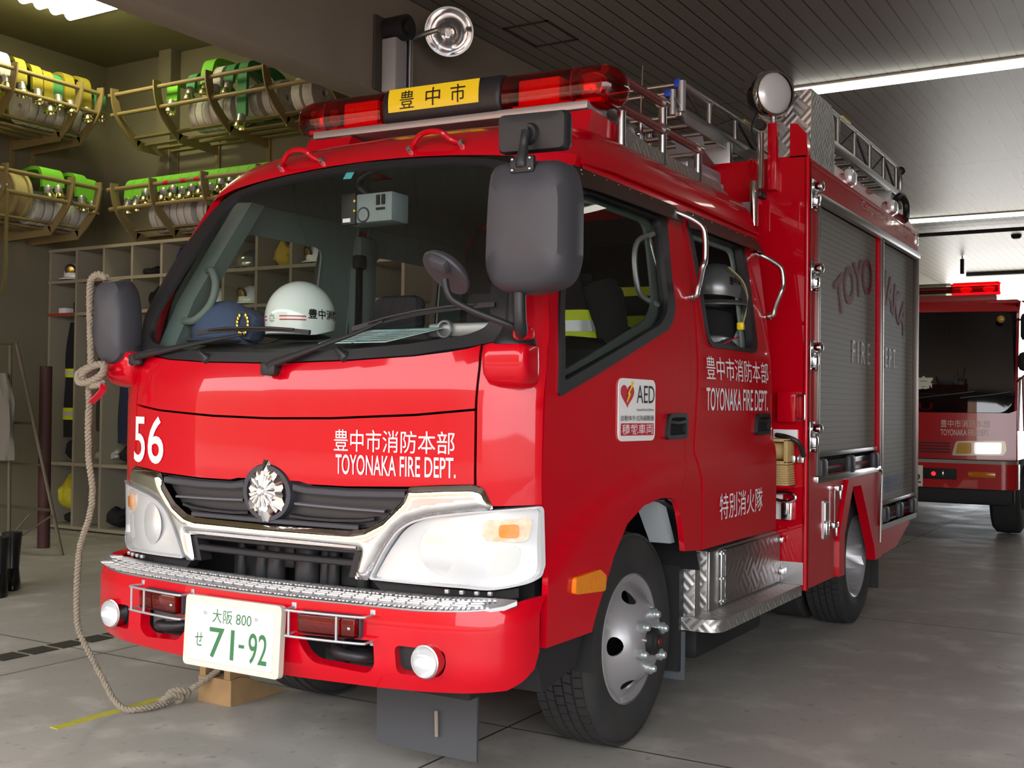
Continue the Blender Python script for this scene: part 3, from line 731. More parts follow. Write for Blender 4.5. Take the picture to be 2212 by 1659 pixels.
ch_out = [(.505, .945), (.60, .952), (.690, .957), (.712, .950), (.737, .893), (.66, .882), (.564, .866), (.500, .846), (.460, .818), (.420, .765), (.370, .674), (.328, .674), (.350, .757), (.18, .761), (0, .763)]
ch_in = [(0, .808), (.315, .810), (.365, .819), (.427, .850), (.487, .907)]
ch_poly = P_s(both([(.0, .808)] + ch_in[1:] + ch_out)); ch_chk = sub(ch_poly, .05)
def FCH(a, b):      # the chrome bulges between its edges
    p = FS(a, b); d = min(edgedist((a, b), ch_chk), .024)/.024 if inside((a, b), ch_chk) else 0.
    return (p[0], p[1]-.016*(1-(1-d)**2), p[2])
CHR = part('chrome_surround', panel(MB(), FCH, ch_poly, res=.009, thick=.03, off=.004), CHROME, 'polished chrome grille surround')
part('chrome_lip', MB().add(*(lambda q: (q.v, q.f))(hood_strip([(x*.01, .766) for x in range(-34, 35, 2)], .010, .016))), STEEL, parent=CHR)
# lower grille: frame, one slat, dark engine bay behind
LG = part('lower_grille', MB().add(*(lambda q: (q.v, q.f))(hood_strip([(x*.01, .752) for x in range(-34, 35, 4)], .016, -.004))), BLACK)
part('grille_slat', hood_strip([(x*.01, .716) for x in range(-32, 33, 4)], .020, -.004), BLACK, parent=LG)
for s in (1, -1): part('grille_cheek', MB().prism([(s*.352, .75), (s*.333, .675), (s*.300, .675), (s*.322, .75)], lambda a, b, t: (a, FX(a, b)[1]+t, b), .004, .05), BLACK, parent=LG)
bay = MB().bx(-.80, .80, .28, .34, .42, 1.2); part('engine_bay', bay, DARK)
hz = MB()
for x, r in ((-.16, .022), (-.10, .03), (.03, .04), (.10, .016), (.135, .018), (.25, .02), (-.25, .015)):
    hz.tube(smooth([(x, .2, .80), (x+.02, .17, .70), (x+.01, .18, .60), (x-.02, .22, .5)], 4), r, 10)
hz.bx(-.30, -.12, .20, .26, .60, .70, .01).bx(.16, .33, .19, .25, .62, .78, .01).bx(-.06, -.01, .17, .22, .66, .80, .008)
part('engine_hoses', hz, mat('hose_black', rgb(52, 52, 54), .45), 'black hoses and pipes behind the lower grille')

hl = [(.376, .676), (.426, .768), (.466, .822), (.506, .849), (.566, .868), (.66, .882), (.849, .903), (.85, .73), (.846, .705), (.822, .686), (.77, .672), (.723, .664), (.652, .669)]
hl_s = rnd(P_s(hl), [.01, .05, .04, .03, .05, .05, .015, .02, .02, .03, .03, .03, .01])
hl_i = [(a, b) for a, b in rnd(P_s([(.385, .682), (.430, .766), (.470, .818), (.509, .844), (.567, .862), (.662, .876), (.843, .896), (.844, .732), (.839, .708), (.817, .691), (.722, .670), (.652, .675)]), [.01, .05, .04, .03, .05, .05, .015, .02, .02, .03, .03, .01])]
for s in (1, -1):
    q = lambda L: [(s*a, b) for a, b in L]
    H = part('headlamp', panel(MB(), FS, q(hl_s), [q(hl_i)], res=.03, thick=.05, off=.010), mat('lamp_rim_grey', rgb(186, 188, 192), .2, .1, .5) if 'lamp_rim_grey' not in MATS else MATS['lamp_rim_grey'], 'large clear headlamp cluster')
    def ripple(a, b):
        p = Vector(FS(a, b)); return (p.x, p.y+.002*math.sin(a*900*s), p.z)
    part('lens', panel(MB(), FS, q(hl_i), res=.03, thick=0, off=.008), LAMPG, parent=H)
    part('reflector', panel(MB(), lambda a, b: (FS(a, b)[0], FS(a, b)[1]+.012+.014*math.sin((abs(a)-.38)*16)*math.sin((b-.67)*16), b), q(hl_i), res=.02, thick=0), mat('bright_bowl', (.74, .75, .77, 1), .25, .3) if 'bright_bowl' not in MATS else MATS['bright_bowl'], parent=H)
    mainl = [(s_of(.60)+.075*math.cos(t), .770+.072*math.sin(t)) for t in [2*PI*i/28 for i in range(28)]]
    part('main_beam_bowl', panel(MB(), lambda a, b: (FS(a, b)[0], FS(a, b)[1]+.012+2.2*((abs(a)-s_of(.60))**2+(b-.77)**2-.006), b), q(mainl), res=.015, thick=0), mat('lamp_bowl', (.80, .81, .83, 1), .16, .45) if 'lamp_bowl' not in MATS else MATS['lamp_bowl'], parent=H)
    amb = rnd([(s_of(.705), .800), (s_of(.82), .800), (s_of(.832), .868), (s_of(.71), .860)], .022)
    part('turn_signal', panel(MB(), FS, q(amb), res=.02, thick=.01, off=-.004), AMBERW, 'pale amber turn signal lens', parent=H)
    part('signal_bulb', panel(MB(), FS, q(rnd([(s_of(.752), .812), (s_of(.80), .812), (s_of(.80), .850), (s_of(.752), .848)], .012)), res=.02, thick=.005, off=.001), AMBER, 'amber bulb', parent=H)
    park = rnd([(s_of(.725), .70), (s_of(.80), .716), (s_of(.805), .79), (s_of(.735), .79)], .03)
    part('side_lamp', panel(MB(), FS, q(park), res=.02, thick=.01, off=-.006), mat('frosted_lamp', rgb(214, 216, 214), .3, 0, .3) if 'frosted_lamp' not in MATS else MATS['frosted_lamp'], parent=H)
    part('lamp_tray', panel(MB(), FS, q(P_s([(.37, .668), (.60, .660), (.72, .655), (.80, .668), (.80, .640), (.72, .628), (.40, .640)])), res=.04, thick=.04, off=-.02), UNDER, parent=H)
    c = MB()
    for x, z in ((.62, .658), (.66, .657), (.70, .656), (.735, .656)): p = FX(s*x, z); c.box((p[0], p[1]-.012, p[2]), (.014, .012, .012), .003)
    part('lamp_clip', c, SILVER, parent=H)

# bumper ---------------------------------------------------------------------
_BX = [0, .2, .35, .6, .7, .78, .83, .855, .862]; _BY = [-.078, -.068, -.05, -.012, .022, .062, .112, .165, .21]
_BS = [0.]; _BSX = [0.]; _BSY = [_BY[0]]
for i in range(1, 87):
    x = min(.01*i, .862) if i < 86 else .862; y = interp(x, _BX, _BY); _BS.append(_BS[-1]+math.hypot(x-_BSX[-1], y-_BSY[-1])); _BSX.append(x); _BSY.append(y)
def bs_of(x): return math.copysign(float(np.interp(abs(x), _BSX, _BS)), x)
BMAX = _BS[-1]
def BSf(s, z):
    a = abs(s); x = float(np.interp(a, _BS, _BSX)); y = float(np.interp(a, _BS, _BSY))
    t = max(0, (.47-z)/.08); y += .022*t*t; x -= .012*t*t*min(1, a/.6)    # tucks in below
    t2 = max(0, (z-.59)/.03); y += .008*t2*t2
    return (math.copysign(x, s), y, z)
def Pb(pts): return [(bs_of(x), z) for x, z in pts]
bo = [(0, .617), (.35, .617), (.60, .615), (.72, .619), (.80, .628), (.835, .646), (.861, .653)]
bl = [(.861, .50), (.857, .455), (.845, .425), (.82, .404), (.723, .396), (.458, .392), (.2, .393), (0, .395)]
bump_out = Pb(both(bo+bl))
fogh = rnd([(.531, .519), (.674, .516), (.679, .472), (.664, .441), (.540, .441)], [.02, .02, .03, .025, .02])
towh = rnd([(.213, .521), (.466, .525), (.471, .455), (.448, .431), (.272, .444), (.236, .480)], [.02, .015, .03, .03, .04, .04])
holes = []
for s in (1, -1): holes += [[(s*a, b) for a, b in Pb(fogh)], [(s*a, b) for a, b in Pb(towh)]]
BP = part('front_bumper', panel(MB(), BSf, bump_out, holes, res=.028, thick=.035), RED)
step = MB(); N = 60; fr = []; bk = []
for i in range(N+1):
    x = -.838+1.676*i/N; y = interp(abs(x), _BX, _BY)
    yb = interp(abs(x), [0, .4, .6, .75, .838], [.072, .085, .10, .118, .118])
    fr.append((x, min(y+.010, yb), interp(abs(x), [0, .6, .72, .80, .838], [.622, .620, .624, .633, .650]))); bk.append((x, yb+.0005, interp(abs(x), [0, .6, .838], [.642, .645, .653])))
vs = []
for a, b in zip(fr, bk): vs += [a, b, (b[0], b[1], b[2]-.02), (a[0], a[1], a[2]-.012)]
fs = [(i*4+k, i*4+(k+1) % 4, i*4+4+(k+1) % 4, i*4+4+k) for i in range(N) for k in range(4)]
step.add(vs, fs)
part('bumper_step', step, mat('tread_base', (.42, .42, .44, 1), .42, .9), 'bright tread plate step on the bumper', parent=BP)
tr = MB()       # raised bars of the tread plate in two directions
for i in range(-24, 25):
    for j in range(3):
        x = i*.0445+.02225*(j % 2); u = (j+.5)/3
        if abs(x) > .80: continue
        k = min(N, max(0, (x+.838)/1.676*N)); k0 = int(min(N-1, k)); t = k-k0
        a = Vector(fr[k0]).lerp(Vector(fr[k0+1]), t); b = Vector(bk[k0]).lerp(Vector(bk[k0+1]), t)
        if (b-a).length < .06: continue
        p = a.lerp(b, .02+u*.96); d = (b-a).normalized(); al = math.atan2(Vector(fr[k0+1]).y-Vector(fr[k0]).y, Vector(fr[k0+1]).x-Vector(fr[k0]).x)
        for q in (-1, 0, 1):
            if j % 2: o = p+d*(q*.0135); tr.box((o.x, o.y, o.z+.001), (.038, .0085, .0034), 0, ('Z', al))
            else: o = p+Vector((q*.0125, q*.0125*math.tan(al), 0)); tr.box((o.x, o.y, o.z+.001), (.0078, .038, .0034), 0, ('Z', al))
part('tread_pattern', tr, mat('tread_bright', (.88, .88, .89, 1), .35, .55), parent=BP)
# fog lamps
for s in (1, -1):
    fh = [(s*a, b) for a, b in Pb(rnd([(.526, .524), (.679, .521), (.684, .470), (.667, .436), (.535, .436)], .02))]
    F = part('fog_lamp', panel(MB(), BSf, fh, res=.03, thick=0, off=-.028), BLACK, 'fog lamp in a black recess')
    cy = BSf(s*bs_of(.630), .484)[1]
    part('fog_bowl', MB().lathe([(0, .025), (.02, .022), (.034, .010), (.042, -.004)], (s*.630, cy-.016, .484), (0, 1, 0), 28), MATS['bright_bowl'], parent=F)
    part('fog_glass', MB().lathe([(.0, -.022), (.02, -.020), (.034, -.013), (.043, .0), (.044, .01)], (s*.630, cy-.014, .484), (0, 1, 0), 28), LAMPG, parent=F)
    part('fog_rim', MB().lathe([(.042, -.004), (.046, -.002), (.046, .03)], (s*.630, cy-.014, .484), (0, 1, 0), 28), STEEL, parent=F)
# things seen through the tow openings
for s in (1, -1):
    u = MB(); u.bx(s*.30-.02, s*.30+.02, .02, .06, .42, .56, .004); u.tube(smooth([(s*.28, .03, .485), (s*.33, -.02, .475), (s*.40, -.02, .47), (s*.43, .03, .465)], 5), .016, 10)
    u.tube([(s*.24, .06, .45), (s*.44, .06, .45)], .03, 12); part('tow_hook', u, BLACK)
part('under_cross_member', MB().bx(-.7, .7, .10, .16, .36, .60, .01), UNDER)
part('bumper_back', MB().bx(-.47, -.21, .02, .03, .46, .54), mat('grey_back_plate', rgb(100, 102, 106), .5))
# red marker lamps with wire guards on the bumper
for s in (1, -1):
    xa, xb = (.238, .430); L = thing  # outline of the lamp
    c = .5*(xa+xb); yc = BSf(bs_of(c), .56)[1]; sl = math.atan2(BSf(bs_of(xb), .56)[1]-BSf(bs_of(xa), .56)[1], xb-xa)
    Rm = Matrix.Rotation(sl*s, 3, 'Z'); o = Vector((s*c, yc-.004, .560))
    lp = part('marker_lamp', MB().box((0, .004, 0), (.205, .03, .066), .012).mv(o, Rm), GREYP, 'red bumper marker lamp behind a wire guard')
    part('lamp_body', MB().box((0, -.012, 0), (.184, .016, .050), .006).mv(o, Rm), MARKCORE, parent=lp)
    part('lens', MB().box((0, -.016, 0), (.192, .034, .058), .008).mv(o, Rm), glass_mat('deep_red_lens', (.62, .02, .03, 1), 1.1) if 'deep_red_lens' not in MATS else MATS['deep_red_lens'], 'red ribbed lens', parent=lp)
    gq = MB()
    for z in (.036, -.036): gq.tube(smooth([(-.130, .016, z), (-.132, -.028, z), (-.118, -.044, z), (0, -.048, z), (.118, -.044, z), (.132, -.028, z), (.130, .016, z)], 4), .0038, 8)
    for x in (-.112, .045*s): gq.tube([(x, -.046, .036), (x, -.046, -.036)], .0038, 8)
    for x in (-.130, .130): gq.box((x, .008, 0), (.016, .004, .10), .001)
    part('wire_guard', gq.mv(o, Rm), SILVER, 'bright wire guard', parent=lp)
    part('lamp_screw', MB().ell((.078, -.034, 0), (.006, .004, .006), 10, 6).mv(o, Rm), STEEL, parent=lp)
# number plate ---------------------------------------------------------------
pc = Vector((.013, -.118, .502)); Rp = Matrix.Rotation(math.radians(-3), 3, 'X')
pl = part('number_plate', MB().prism(rnd([(-.190, -.103), (.190, -.103), (.190, .103), (-.190, .103)], .016), lambda a, b, t: (a, t, b), -.004, .016).mv(pc, Rp), mat('plate_frame', rgb(214, 208, 196), .3, .15), 'white number plate in a pale frame, green characters')
part('plate_face', MB().box((0, -.006, -.002), (.333, .010, .168), .004).mv(pc, Rp), mat('plate_white', rgb(246, 246, 244), .35), parent=pl)
def PLS(a, b): return tuple(pc+Rp @ Vector((a, -.0112, b-.002)))
t = MB()
letters(t, '71', PLS, -.078, .022, -.068, .020, bold=.006, off=.001); letters(t, '-', PLS, .040, .062, -.028, -.018, bold=.0, off=.001); letters(t, '92', PLS, .078, .150, -.068, .020, bold=.006, off=.001)
letters(t, '大阪 800', PLS, -.070, .085, .034, .074, off=.001); letters(t, 'せ', PLS, -.136, -.104, -.040, .000, off=.001)
part('plate_lettering', t, GREEN, parent=pl)
part('plate_bolt', MB().cyl(PLS(-.098, .060), Vector(PLS(-.098, .060))+Vector((0, -.004, 0)), .006).cyl(PLS(.105, .060), Vector(PLS(.105, .060))+Vector((0, -.004, 0)), .006), STEEL, parent=pl)
part('plate_bracket', MB().bx(-.10, .10, -.10, .02, .47, .54), BLACK, parent=pl)
# mud sheet hanging under the bumper
part('mud_sheet', MB().bx(.18, .56, .36, .37, .10, .42), mat('rubber_sheet', rgb(66, 68, 72), .6), 'grey rubber sheet hanging under the bumper')
part('tie_cord', MB().tube([(.42, .345, .24), (.42, .35, .16)], .006, 6), ROPE)

# lettering on the cab -------------------------------------------------------
T = MB(); letters(T, '豊中市消防本部', FX, .255, .636, 1.043, 1.107, bold=.0); part('lettering', T, WHITE, 'white characters on the front panel', parent=front_panel); T = MB(); letters(T, 'TOYONAKA FIRE DEPT.', FX, .262, .640, .976, 1.034, bold=.006, off=.003)
part('lettering', T, WHITE, 'white capital letters on the front panel', parent=front_panel)
T = MB(); letters(T, '56', FX, -.702, -.490, .974, 1.132, bold=.01); part('lettering', T, WHITE, 'white number on the front panel', parent=front_panel)
T = MB(); letters(T, '豊中市消防本部', SSc, 1.488, 2.222, 1.290, 1.380, bold=.0, off=.006); part('lettering', T, WHITE, 'white characters high on the rear door', parent=DOORL[1]); T = MB(); letters(T, 'TOYONAKA FIRE DEPT.', SSc, 1.484, 2.212, 1.172, 1.260, bold=.006, off=.006); part('lettering', T, WHITE, 'white capital letters on the rear door', parent=DOORL[1]); T = MB(); letters(T, '特別消火隊', SSc, 1.588, 2.096, .752, .852, bold=.0, off=.006)
part('lettering', T, WHITE, 'white characters low on the rear door', parent=DOORL[1])
# AED sticker
st = part('sticker', panel(MB(), SSc, rnd([(.72, 1.072), (1.008, 1.070), (1.010, 1.274), (.72, 1.275)], .03), res=.04, thick=.004, off=.005), WHITE, 'white rounded sticker with a red heart', parent=DOORL[0])
hh = [(.783+.052*(16*math.sin(t)**3)/16, 1.222+.034*(13*math.cos(t)-5*math.cos(2*t)-2*math.cos(3*t)-math.cos(4*t))/13) for t in [2*PI*i/40 for i in range(40)]]
part('sticker_heart', panel(MB(), SSc, hh, res=.04, thick=0, off=.0062), HEART, parent=DOORL[0])
part('sticker_arrow', panel(MB(), SSc, [(.775, 1.200), (.790, 1.222), (.783, 1.226), (.806, 1.247), (.812, 1.268), (.832, 1.262), (.818, 1.246), (.800, 1.232), (.806, 1.222), (.778, 1.194)], res=.04, thick=0, off=.0072), YELLOW, parent=DOORL[0])
T = MB(); letters(T, 'AED', SSc, .855, .998, 1.196, 1.254, off=.0066); letters(T, 'Automated External Defibrillator', SSc, .855, .995, 1.170, 1.178, off=.0066); letters(T, '自動体外式除細動器', SSc, .735, .996, 1.137, 1.155, off=.0066)
part('sticker_lettering', T, BLACKV, parent=DOORL[0])
part('sticker_band', panel(MB(), SSc, rnd([(.735, 1.090), (.995, 1.088), (.995, 1.128), (.735, 1.130)], .006), res=.04, thick=0, off=.0062), HEART, parent=DOORL[0])
T = MB(); letters(T, '積載車両', SSc, .742, .988, 1.093, 1.126, bold=.002, off=.0074); part('sticker_lettering', T, WHITE, parent=DOORL[0])
part('sticker', MB().box((.857, 2.10, .715), (.002, .05, .045)), mat('clear_tag', rgb(176, 150, 140), .3), 'small pale tag', parent=DOORL[1])
# side turn lamp on the fender
s_ = part('side_turn_lamp', MB().prism(rnd([(.392, .633), (.590, .618), (.596, .664), (.552, .688), (.394, .682)], .012), lambda a, b, t: (t, a, b), .845, .876), AMBER, 'amber turn lamp ahead of the wheel arch', sharp=30)
part('lamp_base', MB().prism([(.386, .627), (.596, .614), (.602, .668), (.554, .695), (.388, .688)], lambda a, b, t: (t, a, b), .842, .858), BLACK, parent=s_)
# ---------------------------------------------------------------- fire engine: rear body
XB = .92
def SB(y, z): return (XB, y, z)
bodyo = [(2.57, .36), (3.19, .36), (3.19, .545), (3.345, .79), (3.525, .79), (3.84, .42), (3.86, .36), (4.03, .36), (4.42, .365), (5.02, .545), (5.02, 2.315), (2.57, 2.335)]
sh1 = [(2.715, .87), (3.985, .87), (3.985, 2.185), (2.715, 2.185)]; sh2 = [(4.035, .53), (5.0, .53), (5.0, 2.165), (4.035, 2.165)]
for s in (1, -1):
    f = (lambda m: m) if s > 0 else (lambda m: m.flipx())
    bs = part('body_side', f(panel(MB(), SB, bodyo, [sh1, sh2], res=.12, thick=.03)), REDD)
    # shutters
    for (y0, y1, z0, z1) in ((2.735, 3.965, .955, 2.15), (4.05, 4.985, .635, 2.15)):
        r = part('roller_shutter', f(MB().bx(XB-.032, XB-.022, y0, y1, z0, z1)), SHUTL, 'grey slatted roller shutter', parent=bs)
        part('shutter_bottom_bar', f(MB().bx(XB-.025, XB-.004, y0, y1, z0, z0+.022, .004)), ALU, parent=r)
        part('recess_back', f(MB().bx(XB-.06, XB-.05, y0, y1, z0-.10, z0)), DARK, parent=bs)
        bar = part('shutter_handle_bar', f(MB().bx(XB-.03, XB-.012, y0+.02, y1-.02, z0-.085, z0-.02, .004)), mat('bar_dark', rgb(44, 42, 44), .25, .3) if 'bar_dark' not in MATS else MATS['bar_dark'], parent=bs)
        n = 3 if y1 < 4 else 3
        for i in range(n):
            yy = y0+.09+(y1-y0-.18)*i/(n-1); part('bar_grip', f(MB().bx(XB-.02, XB+.018, yy-.05, yy+.05, z0-.10, z0-.005, .02)), GREYP, parent=bar)
        for i in range(n-1):
            ya = y0+.09+(y1-y0-.18)*(i+.2)/(n-1); yb = y0+.09+(y1-y0-.18)*(i+.8)/(n-1); part('bar_reflector', f(MB().bx(XB-.012, XB-.004, ya, yb, z0-.062, z0-.048)), MAROON, parent=bar)
    for yy, z0 in ((2.725, .87), (4.01, .53), (4.995, .53)):
        w = .022 if yy != 4.01 else .046
        part('shutter_rail', f(MB().bx(XB-.028, XB+.012, yy-w/2, yy+w/2, z0, 2.17, .004)), mat('rail_steel', rgb(120, 112, 108), .3, .8) if 'rail_steel' not in MATS else MATS['rail_steel'], parent=bs)
    part('shutter_header', f(MB().bx(XB-.02, XB+.022, 2.705, 5.01, 2.150, 2.196, .012)), ALU, parent=bs)
    part('fold_down_step', f(MB().bx(XB-.02, XB+.012, 2.715, 3.985, .835, .868, .004)), STEEL, parent=bs)
    part('tail_slope', f(MB().bx(XB-.02, XB+.004, 4.035, 5.0, .50, .53)), ALU, parent=bs)
    # chrome catches along the front edge
    for z in (2.19, 1.81, 1.445, 1.07):
        c = part('edge_catch', f(MB().bx(XB-.004, XB+.006, 2.60, 2.70, z-.085, z+.055, .002)), STEEL, 'chrome catch with a round knob', parent=bs)
        part('knob', f(MB().cyl((XB, 2.645, z+.022), (XB+.04, 2.645, z+.022), .024, n=20).ell((XB+.04, 2.645, z+.022), (.012, .024, .024), 16, 8)), CHROME, parent=c)
        part('lever', f(MB().box((XB+.016, 2.648, z-.038), (.024, .05, .055), .012).cyl((XB+.005, 2.62, z-.078), (XB+.03, 2.62, z-.078), .010)), CHROME, parent=c)
    # flared arch lips
    fl = [(3.09, .355), (3.09, .56), (3.26, .825), (3.585, .825), (3.99, .385), (3.99, .355)]; fi = [(3.85, .355), (3.83, .42), (3.52, .785), (3.35, .785), (3.195, .55), (3.195, .355)]
    part('arch_lip', f(MB().prism(fl+fi, lambda a, b, t: (t, a, b), XB-.035, XB+.014)), RED, parent=bs)
    part('rear_arch_liner', f(MB().prism([(3.2, .36), (3.2, .55), (3.28, .82), (3.61, .82), (4.2, .82), (4.4, .36), (4.36, .36), (4.15, .79), (3.26, .79), (3.24, .36)], lambda a, b, t: (t, a, b), .3, .86)), UNDER, parent=bs)
    # lock and stays on the red panel ahead of the wheel
    lk = part('locker_latch', f(MB().bx(XB, XB+.006, 2.84, 2.93, .565, .745)), STEEL, parent=bs)
    part('latch_cup', f(MB().bx(XB+.002, XB+.009, 2.855, 2.915, .65, .735).bx(XB+.006, XB+.016, 2.86, 2.91, .58, .64, .004)), DARK if s < 0 else CHROME, parent=lk)
    for (yy, zz) in ((3.06, .795), (2.99, .62)): part('spring_catch', f(MB().box((XB+.014, yy, zz), (.03, .085, .03), .006).box((XB+.022, yy+.01, zz-.03), (.012, .018, .05), .004)), CHROME, parent=bs)
    part('stay_rod', f(MB().tube([(XB+.012, 3.01, .63), (XB+.012, 3.01, .79)], .005, 6)), STEEL, parent=bs)
    part('stay_rod', f(MB().tube(smooth([(XB+.014, 3.90, .855), (XB+.014, 3.985, .84), (XB+.012, 3.99, .75), (XB+.01, 3.97, .44)], 4), .006, 6)), STEEL, parent=bs)
    # sloped cornice above the header
    cn = part('body_cornice', f(MB().prism([(XB, 2.31), (.845, 2.445), (.835, 2.445), (.835, 2.30)], lambda a, b, t: (a, t, b), 2.60, 5.02)), REDD, parent=bs)
    part('cornice_trim', f(MB().tube([(XB+.002, 2.60, 2.312), (XB+.002, 5.02, 2.312)], .006, 6)), RED, parent=cn)
    part('edge_lamp', f(MB().bx(XB-.02, XB+.012, 4.93, 4.99, 2.235, 2.30, .01)), LENS, parent=cn)
    for yy in (3.45, 4.45): part('roof_marker_lamp', f(MB().box((.885, yy, 2.405), (.05, .12, .08), .02)), LENS, parent=cn)
BODY = [o for o in FE.children if o.name.startswith('body_side')][0]
ff = MB().prism([(-.90, .36), (.92, .36), (.92, 2.335), (.905, 2.345), (-.90, 2.345)], lambda a, b, t: (a, t, b), 2.555, 2.60)
bf = part('body_front', ff, REDD, 'red front wall of the rear body')
part('corner_edge', MB().tube([(XB-.002, 2.556, .36), (XB-.002, 2.556, 2.335)], .012, 10), RED, parent=bf)
part('corner_upstand', MB().prism([(.835, 2.34), (.835, 2.498), (.869, 2.494), (.912, 2.442), (.920, 2.335)], lambda a, b, t: (a, t, b), 2.555, 2.60), REDD, parent=bf)
part('body_rear', MB().bx(-.90, .90, 4.99, 5.02, .5, 2.31), REDD)
part('body_roof', MB().bx(-.90, .90, 2.60, 5.0, 2.26, 2.30), ALU)
part('body_core', MB().bx(-.85, .85, 2.62, 4.98, .86, 2.25), DARK)
T = MB(); letters(T, 'Compressed  Air  Foam  System', lambda a, b: (XB, a, b), 3.55, 4.90, 2.243, 2.300, off=.003)
part('lettering', T, mat('gilt_vinyl', rgb(226, 178, 150), .4), 'thin gilt lettering on the header', parent=BODY)
T = MB(); RR = 1.88; cy = 3.945; cz = 2.02-RR
def arc(u0, u1):
    def w(u, v, a, b): return (a, b)
    return w
def SA(a, b):   # a: arc length along the curve, b: height above the lower arc
    t = a/RR; r = RR-.20+b; return (XB-.021, cy+r*math.sin(t), cz+r*math.cos(t))
letters(T, 'TOYO', SA, -.90, -.075, 0, .20, bold=.03, off=.002); part('lettering', T, MAROON, 'maroon arched letters on the front shutter', parent=BODY); T = MB(); letters(T, 'NAKA', SA, .095, .90, 0, .20, bold=.03, off=.002)
part('lettering', T, MAROON, 'maroon arched letters on the rear shutter', parent=BODY)
T = MB(); SBs = lambda a, b: (XB-.021, a, b)
letters(T, 'F I R E', SBs, 3.454, 3.838, 1.430, 1.546, off=.002); part('lettering', T, PALETXT, 'pale letters on the front shutter', parent=BODY); T = MB(); letters(T, 'D E P T.', SBs, 4.085, 4.50, 1.430, 1.546, off=.002)
part('lettering', T, PALETXT, 'pale letters on the rear shutter', parent=BODY)
T = MB(); letters(T, '水槽付ポンプ', SBs, 4.12, 4.80, .70, .80, bold=.0, off=.002); part('lettering', T, BLUEV, 'blue lettering low on the rear shutter', parent=BODY)

# fittings on the front wall of the body, in the gap behind the cab -----------
yf = 2.552
hb = part('handle_box', MB().bx(.80, .885, yf-.05, yf+.004, 1.123, 1.262, .004), RED, parent=bf)
part('box_handle', MB().tube(smooth([(.885, yf-.03, 1.245), (.918, yf-.03, 1.245), (.922, yf-.03, 1.235), (.922, yf-.03, 1.145), (.918, yf-.03, 1.135), (.885, yf-.03, 1.135)], 3), .005, 8), STEEL, parent=hb)
part('label_plate', MB().bx(.77, .884, yf-.012, yf+.004, 1.035, 1.088, .003), WHITE, parent=bf)
part('data_plate', MB().bx(.765, .816, yf-.008, yf+.004, .675, .795, .004), WHITE, parent=bf)
lt = part('ring_latch', MB().bx(.815, .866, yf-.03, yf+.004, .675, .76, .006), CHROME, parent=bf)
part('pull_ring', MB().tube([(.838+.052*math.cos(t)*(1 if abs(math.cos(t)) > .3 else 1), yf-.05, .782+.02*math.sin(t)) for t in [2*PI*i/24 for i in range(24)]], .008, 8, closed=True), CHROME, parent=lt)
part('latch_tongue', MB().bx(.826, .852, yf-.045, yf-.02, .70, .775, .006), STEEL, parent=lt)
for zz in (.84, .66): 
    r = MB()
    for x in (.80, .84): r.ell((x, yf, zz-.02), (.008, .006, .008), 10, 6)
    part('rivets', r, RED, parent=bf)
part('splash_plate', MB().bx(.795, .915, yf-.006, yf+.004, .385, .485), STEEL, parent=bf)
part('strap', MB().tube(smooth([(.79, yf-.02, 1.062), (.85, yf-.06, 1.055), (.895, yf-.055, 1.035), (.912, yf-.03, .995), (.917, yf-.02, .965)], 4), .011, 8), BLACK, parent=bf)
part('strap_buckle', MB().box((.868, yf-.03, .955), (.03, .03, .035), .004).box((.903, yf-.02, .953), (.03, .012, .032), .003), STEEL, parent=bf)
part('chock_bracket', MB().bx(.775, .785, yf-.10, yf+.004, .83, .97).bx(.775, .885, yf-.10, yf+.004, .825, .835), RED, parent=bf)
part('light_post', MB().bx(.743, .785, 2.51, 2.556, 2.19, 2.50, .004), RED, parent=bf)
part('chrome_pole', MB().cyl((.735, 2.44, 2.185), (.735, 2.44, 2.445), .0145), CHROME, parent=bf)
part('chrome_pole', MB().cyl((.695, 2.47, 2.02), (.695, 2.47, 2.228), .02), CHROME, parent=bf)
part('pole_clip', MB().box((.715, 2.51, 2.17), (.03, .09, .03), .006), BLACK, parent=bf)
part('link_plate', MB().prism([(.60, 2.146), (.62, 2.148), (.68, 2.146), (.685, 2.07), (.625, 2.07)], lambda a, b, t: (a, t, b), 2.535, 2.545), SILVER, parent=bf)
part('tie_loop', MB().tube([(.655+.012*math.cos(t), 2.548, 2.31+.04*math.sin(t)) for t in [2*PI*i/20 for i in range(20)]], .004, 6, closed=True), RED, parent=bf)

